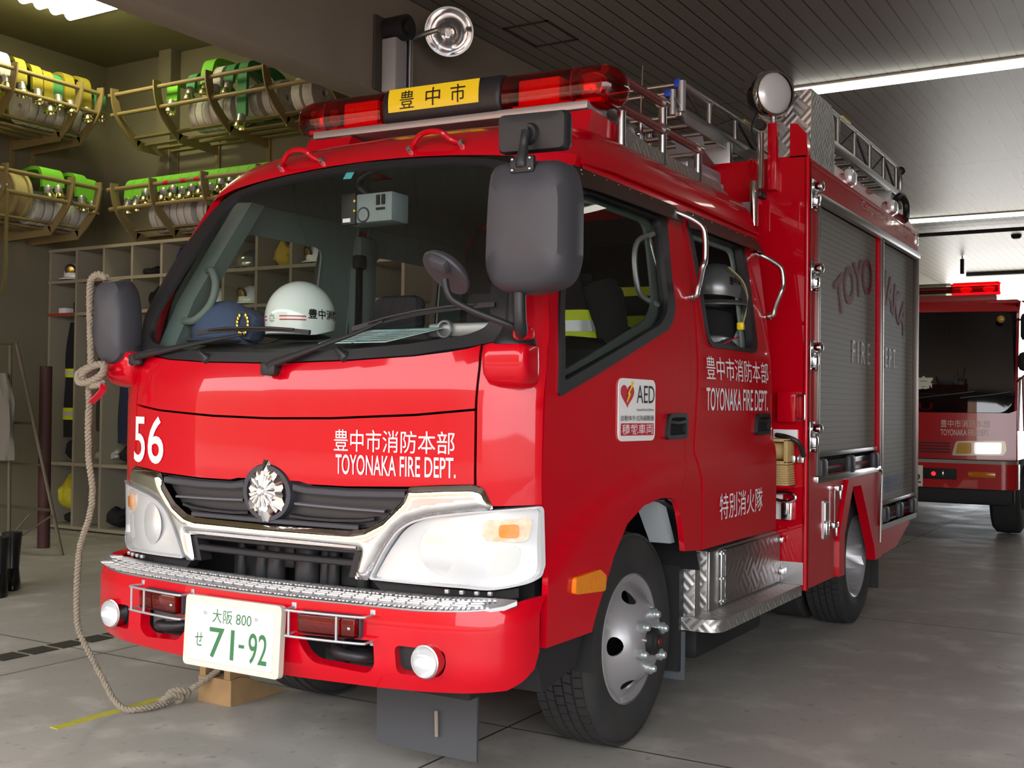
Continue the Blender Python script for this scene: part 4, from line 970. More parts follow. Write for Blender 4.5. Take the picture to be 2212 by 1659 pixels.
# step, tool locker between the wheels ----------------------------------------
for s in (1, -1):
    f = (lambda m: m) if s > 0 else (lambda m: m.flipx())
    sp = rnd([(.50, 1.50), (.905, 1.50), (.905, 2.555), (.50, 2.555)], [0, .075, 0, 0], 8)
    stp = part('side_step', f(MB().prism(sp, lambda a, b, t: (a, b, t), .336, .384)), TREAD, 'tread plate side step', uv=boxuv)
    part('step_strut', f(MB().bx(.55, .60, 1.65, 1.72, .22, .36).bx(.55, .60, 2.2, 2.27, .22, .36)), UNDER, parent=stp)
    lb = part('tool_locker', f(MB().bx(.50, .790, 1.665, 2.55, .384, .62, .003).bx(.68, .795, 1.530, 1.585, .384, .625, .003).bx(.50, .685, 1.54, 1.67, .384, .61)), TREAD, 'tread plate tool locker above the step', uv=boxuv)
    part('locker_door', f(MB().bx(.79, .808, 1.83, 2.545, .392, .612, .006)), checker_plate('door_tread_plate', 11, math.radians(45), .45, (.40, .38, .38, 1), .6) if s > 0 else MATS['door_tread_plate'], parent=lb, uv=boxuv)
    part('locker_post', f(MB().bx(.785, .800, 1.668, 1.775, .384, .618, .003)), ALU, parent=lb)
    hg = MB()
    for z in (.41, .50, .60): hg.cyl((.808, 1.795, z-.004), (.808, 1.795, z+.004), .012).tube([(.806, 1.77, z), (.806, 1.84, z)], .005, 6)
    hg.tube([(.808, 1.782, .395), (.808, 1.782, .61)], .005, 6).tube([(.808, 1.808, .395), (.808, 1.808, .61)], .005, 6)
    part('door_hinge', f(hg), STEEL, parent=lb)
    for z in (.585, .44): part('door_catch', f(MB().box((.818, 2.53, z), (.022, .03, .028), .006)), CHROME, parent=lb)
    part('battery_case', f(MB().bx(.69, .735, 1.590, 1.635, .40, .555, .004)), SILVER, parent=lb)
    part('battery_label', f(MB().bx(.757, .762, 1.615, 1.655, .49, .545)), YELLOW, parent=lb)
    part('battery_side', f(MB().bx(.69, .757, 1.612, 1.66, .41, .56, .004)), GREYP, parent=lb)
# chassis ---------------------------------------------------------------------
for s in (1, -1): part('chassis_rail', MB().bx(s*.34-.04, s*.34+.04, .4, 4.9, .42, .60, .006), UNDER)
part('cab_floor', MB().prism([(-.44, .36), (.44, .36), (.44, 1.54), (.80, 1.54), (.80, 2.28), (-.80, 2.28), (-.80, 1.54), (-.44, 1.54)], lambda a, b, t: (a, b, t), .64, .70), UNDER)
part('cab_underside', MB().bx(-.45, .45, .45, 2.2, .40, .62), UNDER)
part('front_axle', MB().cyl((-.6, 1.09, .371), (.6, 1.09, .371), .05), UNDER); part('rear_axle', MB().cyl((-.6, 3.82, .37), (.6, 3.82, .37), .07).ell((0, 3.82, .37), (.16, .18, .18)), UNDER)
for s in (1, -1): part('fuel_tank', MB().bx(min(s*.36, s*.74), max(s*.36, s*.74), 1.7, 2.5, .18, .335, .03), UNDER)
part('underbody_box', MB().bx(-.70, .70, 2.62, 4.9, .40, .86), UNDER)
for s in (1, -1):
    f = (lambda m: m) if s > 0 else (lambda m: m.flipx())
    al = MB(); n = 18
    for i in range(n+1):
        a = math.radians(-8+168*i/n); yy = 1.05-.46*math.cos(a); zz = .42+.44*math.sin(a)
        al.v += [(.40, yy, zz), (.832, yy, zz)]
    al.f = [(i*2, i*2+1, i*2+3, i*2+2) for i in range(n)]
    fl = part('front_arch_liner', f(al), UNDER)
    part('liner_panel', f(MB().prism([(1.13, .857), (1.215, .85), (1.29, .73), (1.315, .69), (1.27, .69), (1.19, .785), (1.15, .83)], lambda a, b, t: (t, a, b), .72, .80)), mat('pale_liner', rgb(176, 184, 188), .6) if 'pale_liner' not in MATS else MATS['pale_liner'], parent=fl)
    part('mud_guard', f(MB().prism([(1.38, .70), (1.43, .73), (1.50, .70), (1.52, .62), (1.52, .18), (1.478, .18), (1.478, .60), (1.45, .66)], lambda a, b, t: (t, a, b), .52, .752)), RUBBER, 'black mud guard behind the front wheel', parent=fl)
    part('mud_flap', f(MB().bx(.52, .766, 1.500, 1.510, .145, .33)), mat('flap_rubber', rgb(82, 88, 94), .5) if 'flap_rubber' not in MATS else MATS['flap_rubber'], parent=fl)
    part('bumper_stay', f(MB().prism([(.24, .50), (.55, .49), (.50, .40), (.30, .36)], lambda a, b, t: (t, a, b), .60, .82)), BLACK)
    part('rear_mud_flap', f(MB().bx(.45, .86, 4.24, 4.25, .14, .50)), RUBBER)

# wheels ----------------------------------------------------------------------
def wheel(name, y, s, rear=False, label=None):
    R0 = .371; rr = .2225; w = .205
    xo = .735 if not rear else .840           # outer face of the tyre
    f = (lambda m: m) if s > 0 else (lambda m: m.flipx())
    ax = (1, 0, 0); t = MB()
    for k, x1 in enumerate([xo] if not rear else [xo, xo-.235]):
        xi = x1-w
        pr = [(rr-.004, xi+.02), (rr+.012, xi+.004), (.27, xi-.006), (.33, xi-.004), (.352, xi+.012), (R0-.010, xi+.022), (R0-.010, x1-.022), (.352, x1-.012), (.33, x1+.004), (.27, x1+.006), (rr+.012, x1-.002), (rr-.004, x1-.018)]
        t.lathe(pr, (0, y, R0), ax, 56)
    wh = part(name, f(t), TYRE, label)
    tr = MB(); nb = 62
    ribs = [(-.088, -.056), (-.050, -.021), (-.015, .015), (.021, .050), (.056, .088)]
    for i in range(nb):
        for j, (a, b) in enumerate(ribs):
            a0 = 2*PI*(i+.5*(j % 2))/nb; a1 = a0+2*PI/nb*.86; xc = xo-w/2; sk = .012 if j % 2 else -.012
            q = []
            for (xx, an) in ((xc+a, a0), (xc+b, a0+sk), (xc+b, a1+sk), (xc+a, a1)):
                for r in (R0-.014, R0-(.004 if j in (0, 4) else 0)): q.append((xx, y+r*math.cos(an), R0+r*math.sin(an)))
            tr.add(q, [(1, 3, 5, 7), (0, 2, 3, 1), (2, 4, 5, 3), (4, 6, 7, 5), (6, 0, 1, 7)])
    part('tread', f(tr), TYRE, parent=wh)
    rm = MB()
    if not rear:
        P = [(0, .075), (.06, .075), (.10, .070), (.122, .058), (.145, .030), (.175, -.002), (.197, -.014), (.206, -.012), (.213, -.004), (.2225, .0), (.226, -.004), (.224, -.02)]
    else:
        P = [(0, -.155), (.10, -.155), (.15, -.15), (.176, -.135), (.186, -.09), (.192, -.04), (.203, -.014), (.213, -.004), (.2225, .0), (.226, -.004), (.224, -.02)]
    rs = [p[0] for p in P]; hs = [p[1] for p in P]
    def SR(a, b):
        r = math.hypot(a, b); return (xo-.003+interp(min(r, .2225), rs[:9], hs[:9]), y+a, R0+b)
    oc = [(.222*math.cos(2*PI*i/64), .222*math.sin(2*PI*i/64)) for i in range(64)]
    hol = []
    for k in range(5):
        a = math.radians(180+72*k); rc = .160 if not rear else .165; h = []
        for i in range(16):
            b = 2*PI*i/16; u = .021*math.cos(b); v = .033*math.sin(b); h.append(((rc+u)*math.cos(a)-v*math.sin(a), (rc+u)*math.sin(a)+v*math.cos(a)))
        hol.append(h)
    panel(rm, SR, oc, hol, res=.018, thick=.008)
    rm.lathe([(.2225, -.003), (.227, -.006), (.226, -.02), (.21, -.03), (.21, -.17)], (xo, y, R0), ax, 64)
    rim = part('rim', f(rm), SILVER, 'silver painted wheel rim', parent=wh)
    part('rim_inner', f(MB().lathe([(0, -.10), (.21, -.10)], (xo, y, R0), ax, 40) if not rear else MB().lathe([(0, -.175), (.21, -.175)], (xo, y, R0), ax, 40)), DARK, parent=wh)
    h0 = .060 if not rear else -.155
    for k in range(6):
        a = math.radians(20+60*k); c = (y+.092*math.cos(a), R0+.092*math.sin(a))
        part('lug_nut', f(MB().lathe([(0, .040), (.010, .039), (.013, .034), (.013, .024), (.0205, .024), (.0205, .002), (.025, .0), (.025, -.006)], (xo+h0, c[0], c[1]), ax, 6 if False else 12)), mat('zinc_nut', rgb(196, 204, 206), .3, .7) if 'zinc_nut' not in MATS else MATS['zinc_nut'], parent=wh)
    hub = part('hub', f(MB().lathe([(0, .046), (.026, .045), (.032, .038), (.044, .034), (.048, .012), (.060, .008), (.062, -.01)], (xo+h0, y, R0), ax, 28)), UNDER, parent=wh)
    part('hub_cap', f(MB().lathe([(0, .050), (.012, .049), (.015, .044)], (xo+h0, y, R0), ax, 16)), MAROON, parent=hub)
    b = MB()
    for k in range(6):
        a = math.radians(50+60*k); b.cyl((xo+h0+.01, y+.052*math.cos(a), R0+.052*math.sin(a)), (xo+h0+.022, y+.052*math.cos(a), R0+.052*math.sin(a)), .007, n=8)
    part('hub_bolts', f(b), STEEL, parent=hub)
    return wh
wheel('front_wheel', 1.09, 1); wheel('front_wheel', 1.09, -1); wheel('rear_wheel', 3.82, 1, True); wheel('rear_wheel', 3.82, -1, True)
# ---------------------------------------------------------------- fire engine: light bar, mirrors, wipers, roof gear
LB = part('light_bar', MB().bx(-.62, .62, .93, 1.09, 2.228, 2.258, .006), SILVER, 'long red warning light bar with a yellow sign')
def bar_section(n=20, a=.092, b=.077):
    return [(a*math.copysign(abs(math.cos(t))**.75, math.cos(t)), b*math.copysign(abs(math.sin(t))**.75, math.sin(t))) for t in [2*PI*i/n for i in range(n)]]
def bar(xs, sc, c=(1.01, 2.316), a=.092, b=.077):
    m = MB(); m.loft([[(x, c[0]+p*k, c[1]+q*k) for p, q in bar_section(24, a, b)] for x, k in zip(xs, sc)]); return m
for s in (1, -1):
    part('red_dome', bar([s*x for x in (.275, .42, .56, .64, .69, .712, .722, .726)], [1, 1, 1, .98, .88, .70, .45, .15]), REDL, 'translucent red dome', parent=LB)
    part('dome_floor', MB().bx(min(s*.29, s*.66), max(s*.29, s*.66), .955, 1.065, 2.255, 2.27), REDCORE, parent=LB)
    part('rotating_lamp', MB().ell((s*.60, 1.0, 2.318), (.05, .05, .05), 18, 10).lathe([(.02, -.05), (.06, -.01), (.062, .03)], (s*.60, 1.0, 2.318), (s*.3, -1, 0), 20), mat('red_mirror', (.9, .12, .12, 1), .15, .8) if 'red_mirror' not in MATS else MATS['red_mirror'], parent=LB)
    part('lamp_block', MB().bx(min(s*.32, s*.49), max(s*.32, s*.49), .962, 1.055, 2.27, 2.365, .006), REDCORE, parent=LB)
    part('dome_ring', MB().add(*(lambda m: (m.v, m.f))(bar([s*.555, s*.561], [1.012, 1.012]))), mat('dark_red', rgb(110, 6, 14), .2, 0, .5) if 'dark_red' not in MATS else MATS['dark_red'], parent=LB)
    part('bar_foot', MB().bx(min(s*.45, s*.53), max(s*.45, s*.53), .96, 1.06, 2.12, 2.235, .006), STEEL, parent=LB)
    part('bar_plinth', MB().prism([(.88, 2.10), (1.20, 2.10), (1.20, 2.205), (.93, 2.222)], lambda a, b, t: (t, a, b), min(s*.42, s*.64), max(s*.42, s*.64)), RED, parent=LB)
sg = part('sign_housing', bar([-.268, -.262, -.25, .25, .262, .268], [.9, .98, 1.02, 1.02, .98, .9], a=.096, b=.083), BLACK, parent=LB)
part('housing_collar', bar([.268, .272, .300, .303], [.86, .95, .95, .86]), GREYP, parent=LB)
def SSg(a, b): return (a, 1.01-.099*max(.2, 1-abs((b-2.330)/.105)**2.6)**.5, b)
part('yellow_sign', panel(MB(), SSg, [(-.228, 2.291), (.182, 2.291), (.182, 2.378), (-.228, 2.378)], res=.02, thick=.004, off=.003), YELLOW, 'yellow sign with black characters', parent=sg)
T = MB()
for ch, x in (('豊', -.172), ('中', -.052), ('市', .060)): letters(T, ch, SSg, x, x+.066, 2.300, 2.366, bold=.0, off=.005)
part('lettering', T, BLACKV, 'black characters on the yellow sign', parent=sg)

# door mirror on the near side -------------------------------------------------
def shell(outline, c, ys, ks, label=None):
    m = MB(); m.loft([[(c[0]+a*k, c[1]+y, c[2]+b*k) for a, b in outline] for y, k in zip(ys, ks)]); return m
mo = rnd([(-.105, .178), (.098, .168), (.122, .09), (.122, -.10), (.10, -.155), (.02, -.178), (-.085, -.172), (-.120, -.12), (-.115, .06)], [.05, .05, .08, .07, .06, .08, .06, .08, .1])
mo = [(a*1.06, b) for a, b in mo]
MR = part('door_mirror', shell(mo, (.922, .03, 1.654), [.055, .045, .0, -.035, -.060, -.075, -.080], [.94, 1.0, 1.0, .96, .84, .5, .1]), GREYP, 'large dark door mirror seen from behind')
part('mirror_glass', shell(mo, (.922, .03, 1.654), [.050, .057], [.95, .93]), CHROME, parent=MR)
part('mirror_arm', MB().tube(smooth([(.885, .03, 1.50), (.887, .03, 1.42), (.880, .05, 1.385), (.845, .11, 1.375), (.80, .165, 1.385)], 4), [.018]*17, 12), BLACK, parent=MR)
part('mirror_base', MB().loft([[(.795+r*math.cos(t), .165+r*.9*math.sin(t), z) for t in [2*PI*i/20 for i in range(20)]] for z, r in ((1.352, .062), (1.366, .060), (1.385, .045), (1.42, .030), (1.50, .024), (1.53, .018))]), BLACK, parent=MR)
part('base_latch', MB().box((.865, .09, 1.378), (.05, .05, .035), .012), RED, parent=MR)
so = rnd([(-.106, .060), (.106, .052), (.104, -.050), (-.104, -.044)], .018)
SM = part('upper_mirror', shell(so, (.930, .02, 1.896), [.02, .012, -.006, -.016, -.020], [.97, 1.0, 1.0, .93, .6]), BLACK, 'small rectangular upper mirror', parent=MR)
part('mirror_pivot', MB().lathe([(0, -.012), (.024, -.012), (.030, 0)], (.928, .0, 1.893), (0, 1, 0), 20).lathe([(0, -.02), (.012, -.02), (.013, 0)], (.928, -.008, 1.897), (0, 1, 0), 14), BLACK, parent=MR)
part('mirror_stalk', MB().tube(smooth([(.930, -.02, 1.893), (.930, -.028, 1.875), (.928, -.03, 1.85), (.927, -.036, 1.82), (.927, -.035, 1.80)], 3), [.014, .013, .012, .012, .012, .012, .013, .014, .015, .016, .017, .018, .016], 10), BLACK, parent=MR)
part('stalk_plate', MB().box((.927, -.030, 1.807), (.074, .02, .046), .008), BLACK, parent=MR)
bb = MB()
for x in (-.026, .026):
    for z in (-.014, .014): bb.ell((.927+x, -.041, 1.807+z), (.005, .004, .005), 10, 6)
part('plate_bolts', bb, STEEL, parent=MR)
# round kerb mirror
cm = Vector((.712, -.05, 1.542)); Rm = Matrix.Rotation(math.radians(-62), 3, 'X') @ Matrix.Rotation(math.radians(18), 3, 'Y')
Rk = Matrix.Rotation(math.radians(22), 3, 'Y') @ Matrix.Rotation(math.radians(-38), 3, 'X')
part('kerb_mirror', MB().lathe([(0, .022), (.03, .020), (.058, .012), (.072, .0), (.076, -.010), (.074, -.016), (0, -.016)], (0, 0, 0), (0, 0, 1), 36).mv(cm, Rk), GREYP, 'round down-looking kerb mirror', parent=MR)
part('kerb_mirror_socket', MB().box((0, -.045, -.018), (.06, .045, .035), .012).mv(cm, Rk), GREYP, parent=MR)
part('kerb_mirror_arm', MB().tube(smooth([(.715, -.07, 1.515), (.722, -.07, 1.485), (.735, -.06, 1.460), (.78, -.03, 1.432), (.85, .02, 1.400), (.875, .06, 1.385)], 5), .0095, 10), BLACK, parent=MR)
# far mirror
fo = rnd([(-.10, .150), (.055, .155), (.10, .06), (.10, -.12), (.03, -.152), (-.06, -.14), (-.10, -.08)], [.05, .05, .06, .05, .05, .06, .06])
fo = [(a*.74, b) for a, b in fo]
FMR = part('door_mirror', shell(fo, (-.80, .12, 1.452), [.055, .045, .01, -.03, -.05, -.06], [.94, 1, 1, .93, .7, .2]), GREYP, 'dark door mirror on the far side')
part('mirror_glass', shell(fo, (-.80, .12, 1.452), [.05, .057], [.95, .93]), CHROME, parent=FMR)
part('mirror_base', MB().loft([[(-.775+r*math.cos(t), .165+r*.9*math.sin(t), z) for t in [2*PI*i/20 for i in range(20)]] for z, r in ((1.350, .062), (1.366, .058), (1.385, .04), (1.40, .015))]), BLACK, parent=FMR)
# red pods that carry the mirrors
for s in (1, -1):
    px = [(-.075, .055), (.07, .055), (.074, -.055), (-.07, -.06)]
    m = MB(); rings = []
    for z, k, dy in ((1.352, .90, 0), (1.345, .98, 0), (1.30, 1.0, 0), (1.27, .97, .004), (1.245, .86, .014), (1.232, .60, .03), (1.228, .30, .04)):
        rings.append([(s*(.782+a*k), .165+dy+b*k, z) for a, b in rnd(px, .03)])
    m.loft(rings); part('mirror_pod', m, RED, 'red pod under the mirror')

# wipers -----------------------------------------------------------------------
def wiper(pts_arm, pts_blade, piv):
    def on(x, z, d): p = FX(x, z); return (p[0], p[1]-d, p[2])
    w = part('wiper', MB().tube([on(x, z, d) for x, z, d in pts_arm], [.016, .014, .009, .006, .005][:len(pts_arm)], 8), BLACK, 'black wiper arm')
    part('wiper_pivot', MB().cyl(on(*piv, -.02), on(*piv, .035), .022, n=16).box(on(*piv, .030), (.06, .02, .04), .008), BLACK, parent=w)
    n = 12; (x0, z0), (x1, z1) = pts_blade
    mid = lambda t: (x0+(x1-x0)*t, z0+(z1-z0)*t+.012*4*t*(1-t))
    part('wiper_blade', MB().tube([on(*mid(i/n), .012) for i in range(n+1)], 0, flat=(.010, .014)).tube([on(mid(t)[0], mid(t)[1]+.004, d) for t, d in ((.12, .02), (.3, .034), (.5, .040), (.7, .034), (.88, .02))], .004, 6), RUBBER, parent=w)
wiper([(-.690, 1.332, .03), (-.655, 1.338, .035), (-.446, 1.360, .03), (-.25, 1.385, .03), (-.147, 1.396, .035)], ((-.40, 1.408), (.11, 1.398)), (-.695, 1.325))
wiper([(.015, 1.292, .03), (.035, 1.302, .035), (.176, 1.348, .03), (.30, 1.390, .03), (.387, 1.425, .035)], ((.27, 1.405), (.725, 1.470)), (.015, 1.285))
for x in (-.30, .268): 
    p = Vector(FX(x, 1.318))
    part('washer_nozzle', MB().lathe([(.018, 0), (.018, .012), (.011, .02), (.008, .045), (0, .047)], p+Vector((0, .006, 0)), (-.25, -.75, .6), 14), BLACK)
# grab handles on the roof front
for s in (1, -1):
    pts = []
    for x, d, dz in ((.428, .0, 0), (.424, .018, .004), (.405, .03, .012), (.375, .036, .034), (.33, .04, .042), (.28, .036, .036), (.25, .03, .014), (.232, .018, .004), (.226, .0, 0)):
        p = FX(x, 2.02); pts.append((s*p[0], p[1]+.012-d, p[2]+.01+dz))
    h = part('roof_handle', MB().tube(smooth(pts, 3), .0095, 8), RED)
    for x in (.440, .214):
        p = FX(x, 2.022); part('handle_bolt', MB().lathe([(0, -.014), (.008, -.012), (.012, -.004), (.013, .01)], (s*p[0], p[1]-.002, p[2]+.006), (0, 1, -.3), 14), STEEL, parent=h)
# roof deck: rails, plates, aerial ---------------------------------------------
dk = part('roof_deck', MB().bx(-.62, .62, 1.22, 2.28, 2.165, 2.185, .003), TREAD, uv=boxuv)
for s in (1, -1):
    part('deck_skirt', MB().prism([(1.12, 2.105), (2.20, 2.085), (2.20, 2.12), (2.05, 2.15), (1.32, 2.168), (1.12, 2.19)], lambda a, b, t: (t, a, b), s*.668-.004, s*.668+.004), TREAD, 'tread plate skirt along the roof', parent=dk, uv=boxuv)
    for y, z1 in ((1.12, 2.245), (1.49, 2.37), (1.86, 2.255)):
        p = part('rail_post', MB().cyl((s*.66, y, 2.10), (s*.66, y, z1), .0165, n=14), STEEL, parent=dk)
    part('roof_rail', MB().cyl((s*.66, .98, 2.362), (s*.66, 1.53, 2.362), .0165, n=14), mat('red_brown_rail', rgb(120, 62, 60), .3, .2) if 'red_brown_rail' not in MATS else MATS['red_brown_rail'], 'upper roof rail', parent=dk)
    part('roof_rail', MB().cyl((s*.66, .98, 2.258), (s*.66, 1.90, 2.256), .0165, n=14), MATS['red_brown_rail'], 'lower roof rail', parent=dk)
    for y, z in ((1.49, 2.362), (1.49, 2.257), (1.86, 2.256)): part('rail_clamp', MB().cyl((s*.66, y-.02, z), (s*.66, y+.02, z), .024, n=16), STEEL, parent=dk)
part('cross_rail', MB().tube([(-.66, 1.86, 2.235), (.66, 1.86, 2.235)], .012, 10), STEEL, parent=dk)
part('equipment_tray', MB().bx(.10, .60, 1.90, 2.30, 2.185, 2.245, .01), SILVER, parent=dk)
part('mount_bracket', MB().bx(.55, .64, 1.20, 1.30, 2.17, 2.235, .004).bx(.60, .62, 1.10, 1.32, 2.232, 2.240), ALU, parent=dk)
ar = part('whip_aerial', MB().tube([(.60, 1.42, 2.235), (.60, 1.42, 2.30)], .008, 8).tube([(.60, 1.42, 2.30), (.603, 1.42, 2.385)], .005, 6).tube([(.603, 1.42, 2.385), (.606, 1.42, 2.497)], .0025, 6), STEEL)
part('aerial_base', MB().lathe([(0, .03), (.02, .025), (.022, 0)], (.60, 1.42, 2.205), n=16), STEEL, parent=ar)
part('roof_stop_lamp', MB().box((.62, 1.30, 2.20), (.05, .06, .05), .01), CHROME, parent=dk)
# search lamp on the near corner of the body
d = Vector((.80, -.60, -.06)).normalized(); c = Vector((.775, 2.50, 2.632))
SL = part('search_lamp', MB().lathe([(0.0000, -0.1380), (0.0360, -0.1344), (0.0744, -0.1080), (0.0960, -0.0540), (0.1008, -0.0120)], c, d, 32), BLACK, 'round search lamp on the body corner')
part('lamp_rim', MB().lathe([(0.0960, -0.0180), (0.1056, -0.0144), (0.1080, 0.0048), (0.1032, 0.0144), (0.0936, 0.0144)], c, d, 40), CHROME, parent=SL)
part('reflector', MB().lathe([(0.0060, -0.0720), (0.0480, -0.0600), (0.0780, -0.0360), (0.0960, 0.0000)], c, d, 32), MATS['bright_bowl'], parent=SL)
part('lens', MB().lathe([(0.0000, 0.0240), (0.0480, 0.0204), (0.0840, 0.0096), (0.0960, 0.0000)], c, d, 32), mat('ribbed_glass', rgb(225, 226, 230), .25, .3, .5), parent=SL)
part('lamp_hood', MB().lathe([(0.1056, -0.1200), (0.1104, -0.0240)], c, d, 24, .3, 2.3), STEEL, parent=SL)
part('lamp_yoke', MB().tube(smooth([c+Vector((-.085, .03, .01)), c+Vector((-.088, .03, -.06)), c+Vector((-.04, .03, -.115)), c+Vector((.03, .03, -.115)), c+Vector((.08, .03, -.06))], 4), 0, flat=(.02, .004)), STEEL, parent=SL)
part('lamp_cable', MB().tube(smooth([(.70, 2.54, 2.60), (.665, 2.52, 2.50), (.68, 2.52, 2.42), (.74, 2.53, 2.36), (.78, 2.545, 2.33)], 6), .004, 6), BLACK, parent=SL)
part('lamp_knob', MB().cyl((.72, 2.50, 2.488), (.72, 2.46, 2.488), .024, n=14), BLACK, parent=SL)
part('lamp_stem', MB().cyl((.765, 2.53, 2.49), (.765, 2.53, 2.56), .014), STEEL, parent=SL)
# tread plate locker on the body roof
part('roof_locker', MB().prism([(2.65, 2.30), (3.06, 2.30), (3.06, 2.60), (3.0, 2.675), (2.65, 2.675)], lambda a, b, t: (t, a, b), .652, .905), TREAD, 'tread plate locker on the body roof', uv=boxuv)
for s in (-1,): part('roof_locker', MB().bx(-.90, -.65, 2.65, 4.2, 2.30, 2.62), TREAD, uv=boxuv)

# the bar sits slightly tilted on its plinths
for o in [LB]+list(LB.children): 
    if o.parent is FE: o.rotation_euler = (0, math.radians(1.3), 0); o.location = (-.052, 0, .004)
# ---------------------------------------------------------------- inside the cab
hd = MB()
def head_pt(u, v):
    p = roof_pt(.5+(u-.5)*.985, .10+v*.89); return (p.x, p.y+.03, p.z-.045)
part('headliner', MB().grid(head_pt, 32, 20), HEADL, 'grey-green roof lining')
part('rear_lining', MB().prism([(-.79, .7), (.79, .7), (.79, 1.25), (.76, 1.6), (.72, 1.95), (.66, 2.06), (-.66, 2.06), (-.72, 1.95), (-.76, 1.6), (-.79, 1.25)], lambda a, b, t: (a, t, b), 2.22, 2.255), SEATM, 'dark rear lining')
for s in (1, -1):
    f = (lambda m: m) if s > 0 else (lambda m: m.flipx())
    part('pillar_trim', f(MB().loft([[(x+a, y+b, z) for a, b in ((-.03, .0), (.03, -.02), (.05, .06), (-.02, .08))] for x, y, z in ((.725, .285, 1.36), (.70, .36, 1.55), (.665, .47, 1.75), (.63, .57, 1.93))])), TRIM, 'grey inner windscreen pillar')
    part('pillar_trim', f(MB().bx(.70, .775, 1.35, 1.47, .75, 1.92, .02)), TRIM, 'grey inner door pillar')
    part('seat_belt', f(MB().tube(smooth([(.70, 1.34, 1.80), (.695, 1.33, 1.5), (.69, 1.31, 1.1)], 4), 0, flat=(.045, .004)).box((.70, 1.34, 1.80), (.05, .05, .06), .01)), DARK)
part('pillar_handle', MB().tube(smooth([(-.665, .42, 1.66), (-.625, .40, 1.655), (-.585, .38, 1.60), (-.590, .36, 1.53), (-.63, .33, 1.475), (-.69, .33, 1.47)], 5), .014, 10), TRIM, 'grey grab handle on the far pillar')
dsh = MB()
n = 40
for i in range(n+1):
    x = -.80+1.6*i/n; yb = interp(abs(x), [0, .5, .7, .8], [.10, .14, .20, .30])
    dsh.v += [(x, yb, 1.20), (x, yb+.01, 1.335), (x, yb+.10, 1.355), (x, .48, 1.396), (x, .70, 1.40), (x, .76, 1.37), (x, .78, 1.25), (x, .70, 1.0)]
dsh.f = [(i*8+k, i*8+k+1, i*8+9+k, i*8+8+k) for i in range(n) for k in range(7)]
part('dashboard', dsh, DASH, 'dark dashboard under the windscreen')
part('steering_wheel', MB().tube([(-.42+.19*math.cos(t), .92+.08*math.sin(t), 1.26+.17*math.sin(t)) for t in [2*PI*i/36 for i in range(36)]], .015, 8, closed=True).box((-.42, .92, 1.25), (.12, .06, .10), .03).tube([(-.60, .92, 1.26), (-.24, .92, 1.26)], .015, 8), BLACK)
for x in (-.45, .02, .47):
    st = part('front_seat', MB().box((x, 1.25, 1.20), (.42, .13, .56), .05, ('X', math.radians(-8))).box((x, 1.03, .90), (.44, .46, .14), .05), SEATM)
    part('head_rest', MB().box((x, 1.30, 1.56), (.24, .09, .16), .04).tube([(x-.06, 1.29, 1.40), (x-.06, 1.30, 1.52)], .008, 6).tube([(x+.06, 1.29, 1.40), (x+.06, 1.30, 1.52)], .008, 6), SEATM, parent=st)
part('rear_bench', MB().box((0, 2.12, 1.20), (1.5, .14, .60), .05).box((0, 1.92, .88), (1.5, .46, .14), .04), SEATM)
ov = part('overhead_radio', MB().bx(-.185, .03, .60, .70, 1.822, 1.925, .006), mat('radio_grey', rgb(132, 142, 146), .45), 'grey radio box hung behind the windscreen')
part('radio_side', MB().bx(-.19, -.125, .592, .61, 1.818, 1.93, .004), BLACK, parent=ov)
part('radio_slots', MB().bx(-.035, -.022, .594, .602, 1.88, 1.915).bx(-.012, .001, .594, .602, 1.88, 1.915).bx(-.035, .001, .594, .602, 1.862, 1.870), DARK, parent=ov)
part('radio_dial', MB().lathe([(.022, -.002), (.026, -.004), (.028, 0)], (-.095, .6, 1.85), (0, 1, 0), 24), GREYP, parent=ov)
part('radio_label', MB().bx(-.178, -.145, .588, .594, 1.826, 1.84), WHITE, parent=ov)
part('radio_light', MB().ell((-.128, .59, 1.90), (.005, .003, .005), 8, 6).ell((-.128, .59, 1.865), (.005, .003, .005), 8, 6), YELLOW, parent=ov)
part('radio_cable', MB().tube(smooth([(-.10, .64, 1.925), (-.13, .62, 1.96), (-.09, .60, 1.99), (0, .62, 2.02)], 5), .012, 8), BLACK, parent=ov)
part('windscreen_sticker', panel(MB(), FX, [(-.062, 1.948), (-.022, 1.946), (-.022, 1.972), (-.062, 1.974)], res=.05, thick=0, off=-.008), CYAN, 'small pale blue inspection sticker', parent=ws)
rk = part('equipment_rack', MB().bx(.24, .275, .95, .98, 1.38, 1.72, .004).bx(.24, .30, .95, .98, 1.70, 1.73, .004), mat('rack_grey', rgb(160, 166, 168), .5), 'pale upright equipment bracket')
part('handset', MB().box((.33, .93, 1.55), (.05, .05, .22), .02, ('Y', .35)), mat('handset_brown', rgb(96, 48, 40), .4), parent=rk)
part('dash_radio', MB().bx(.33, .62, .40, .52, 1.395, 1.44, .01).lathe([(.022, -.01), (.028, -.012), (.03, 0)], (.40, .40, 1.42), (0, 1, 0), 20), SILVER, 'silver radio set on the dashboard')

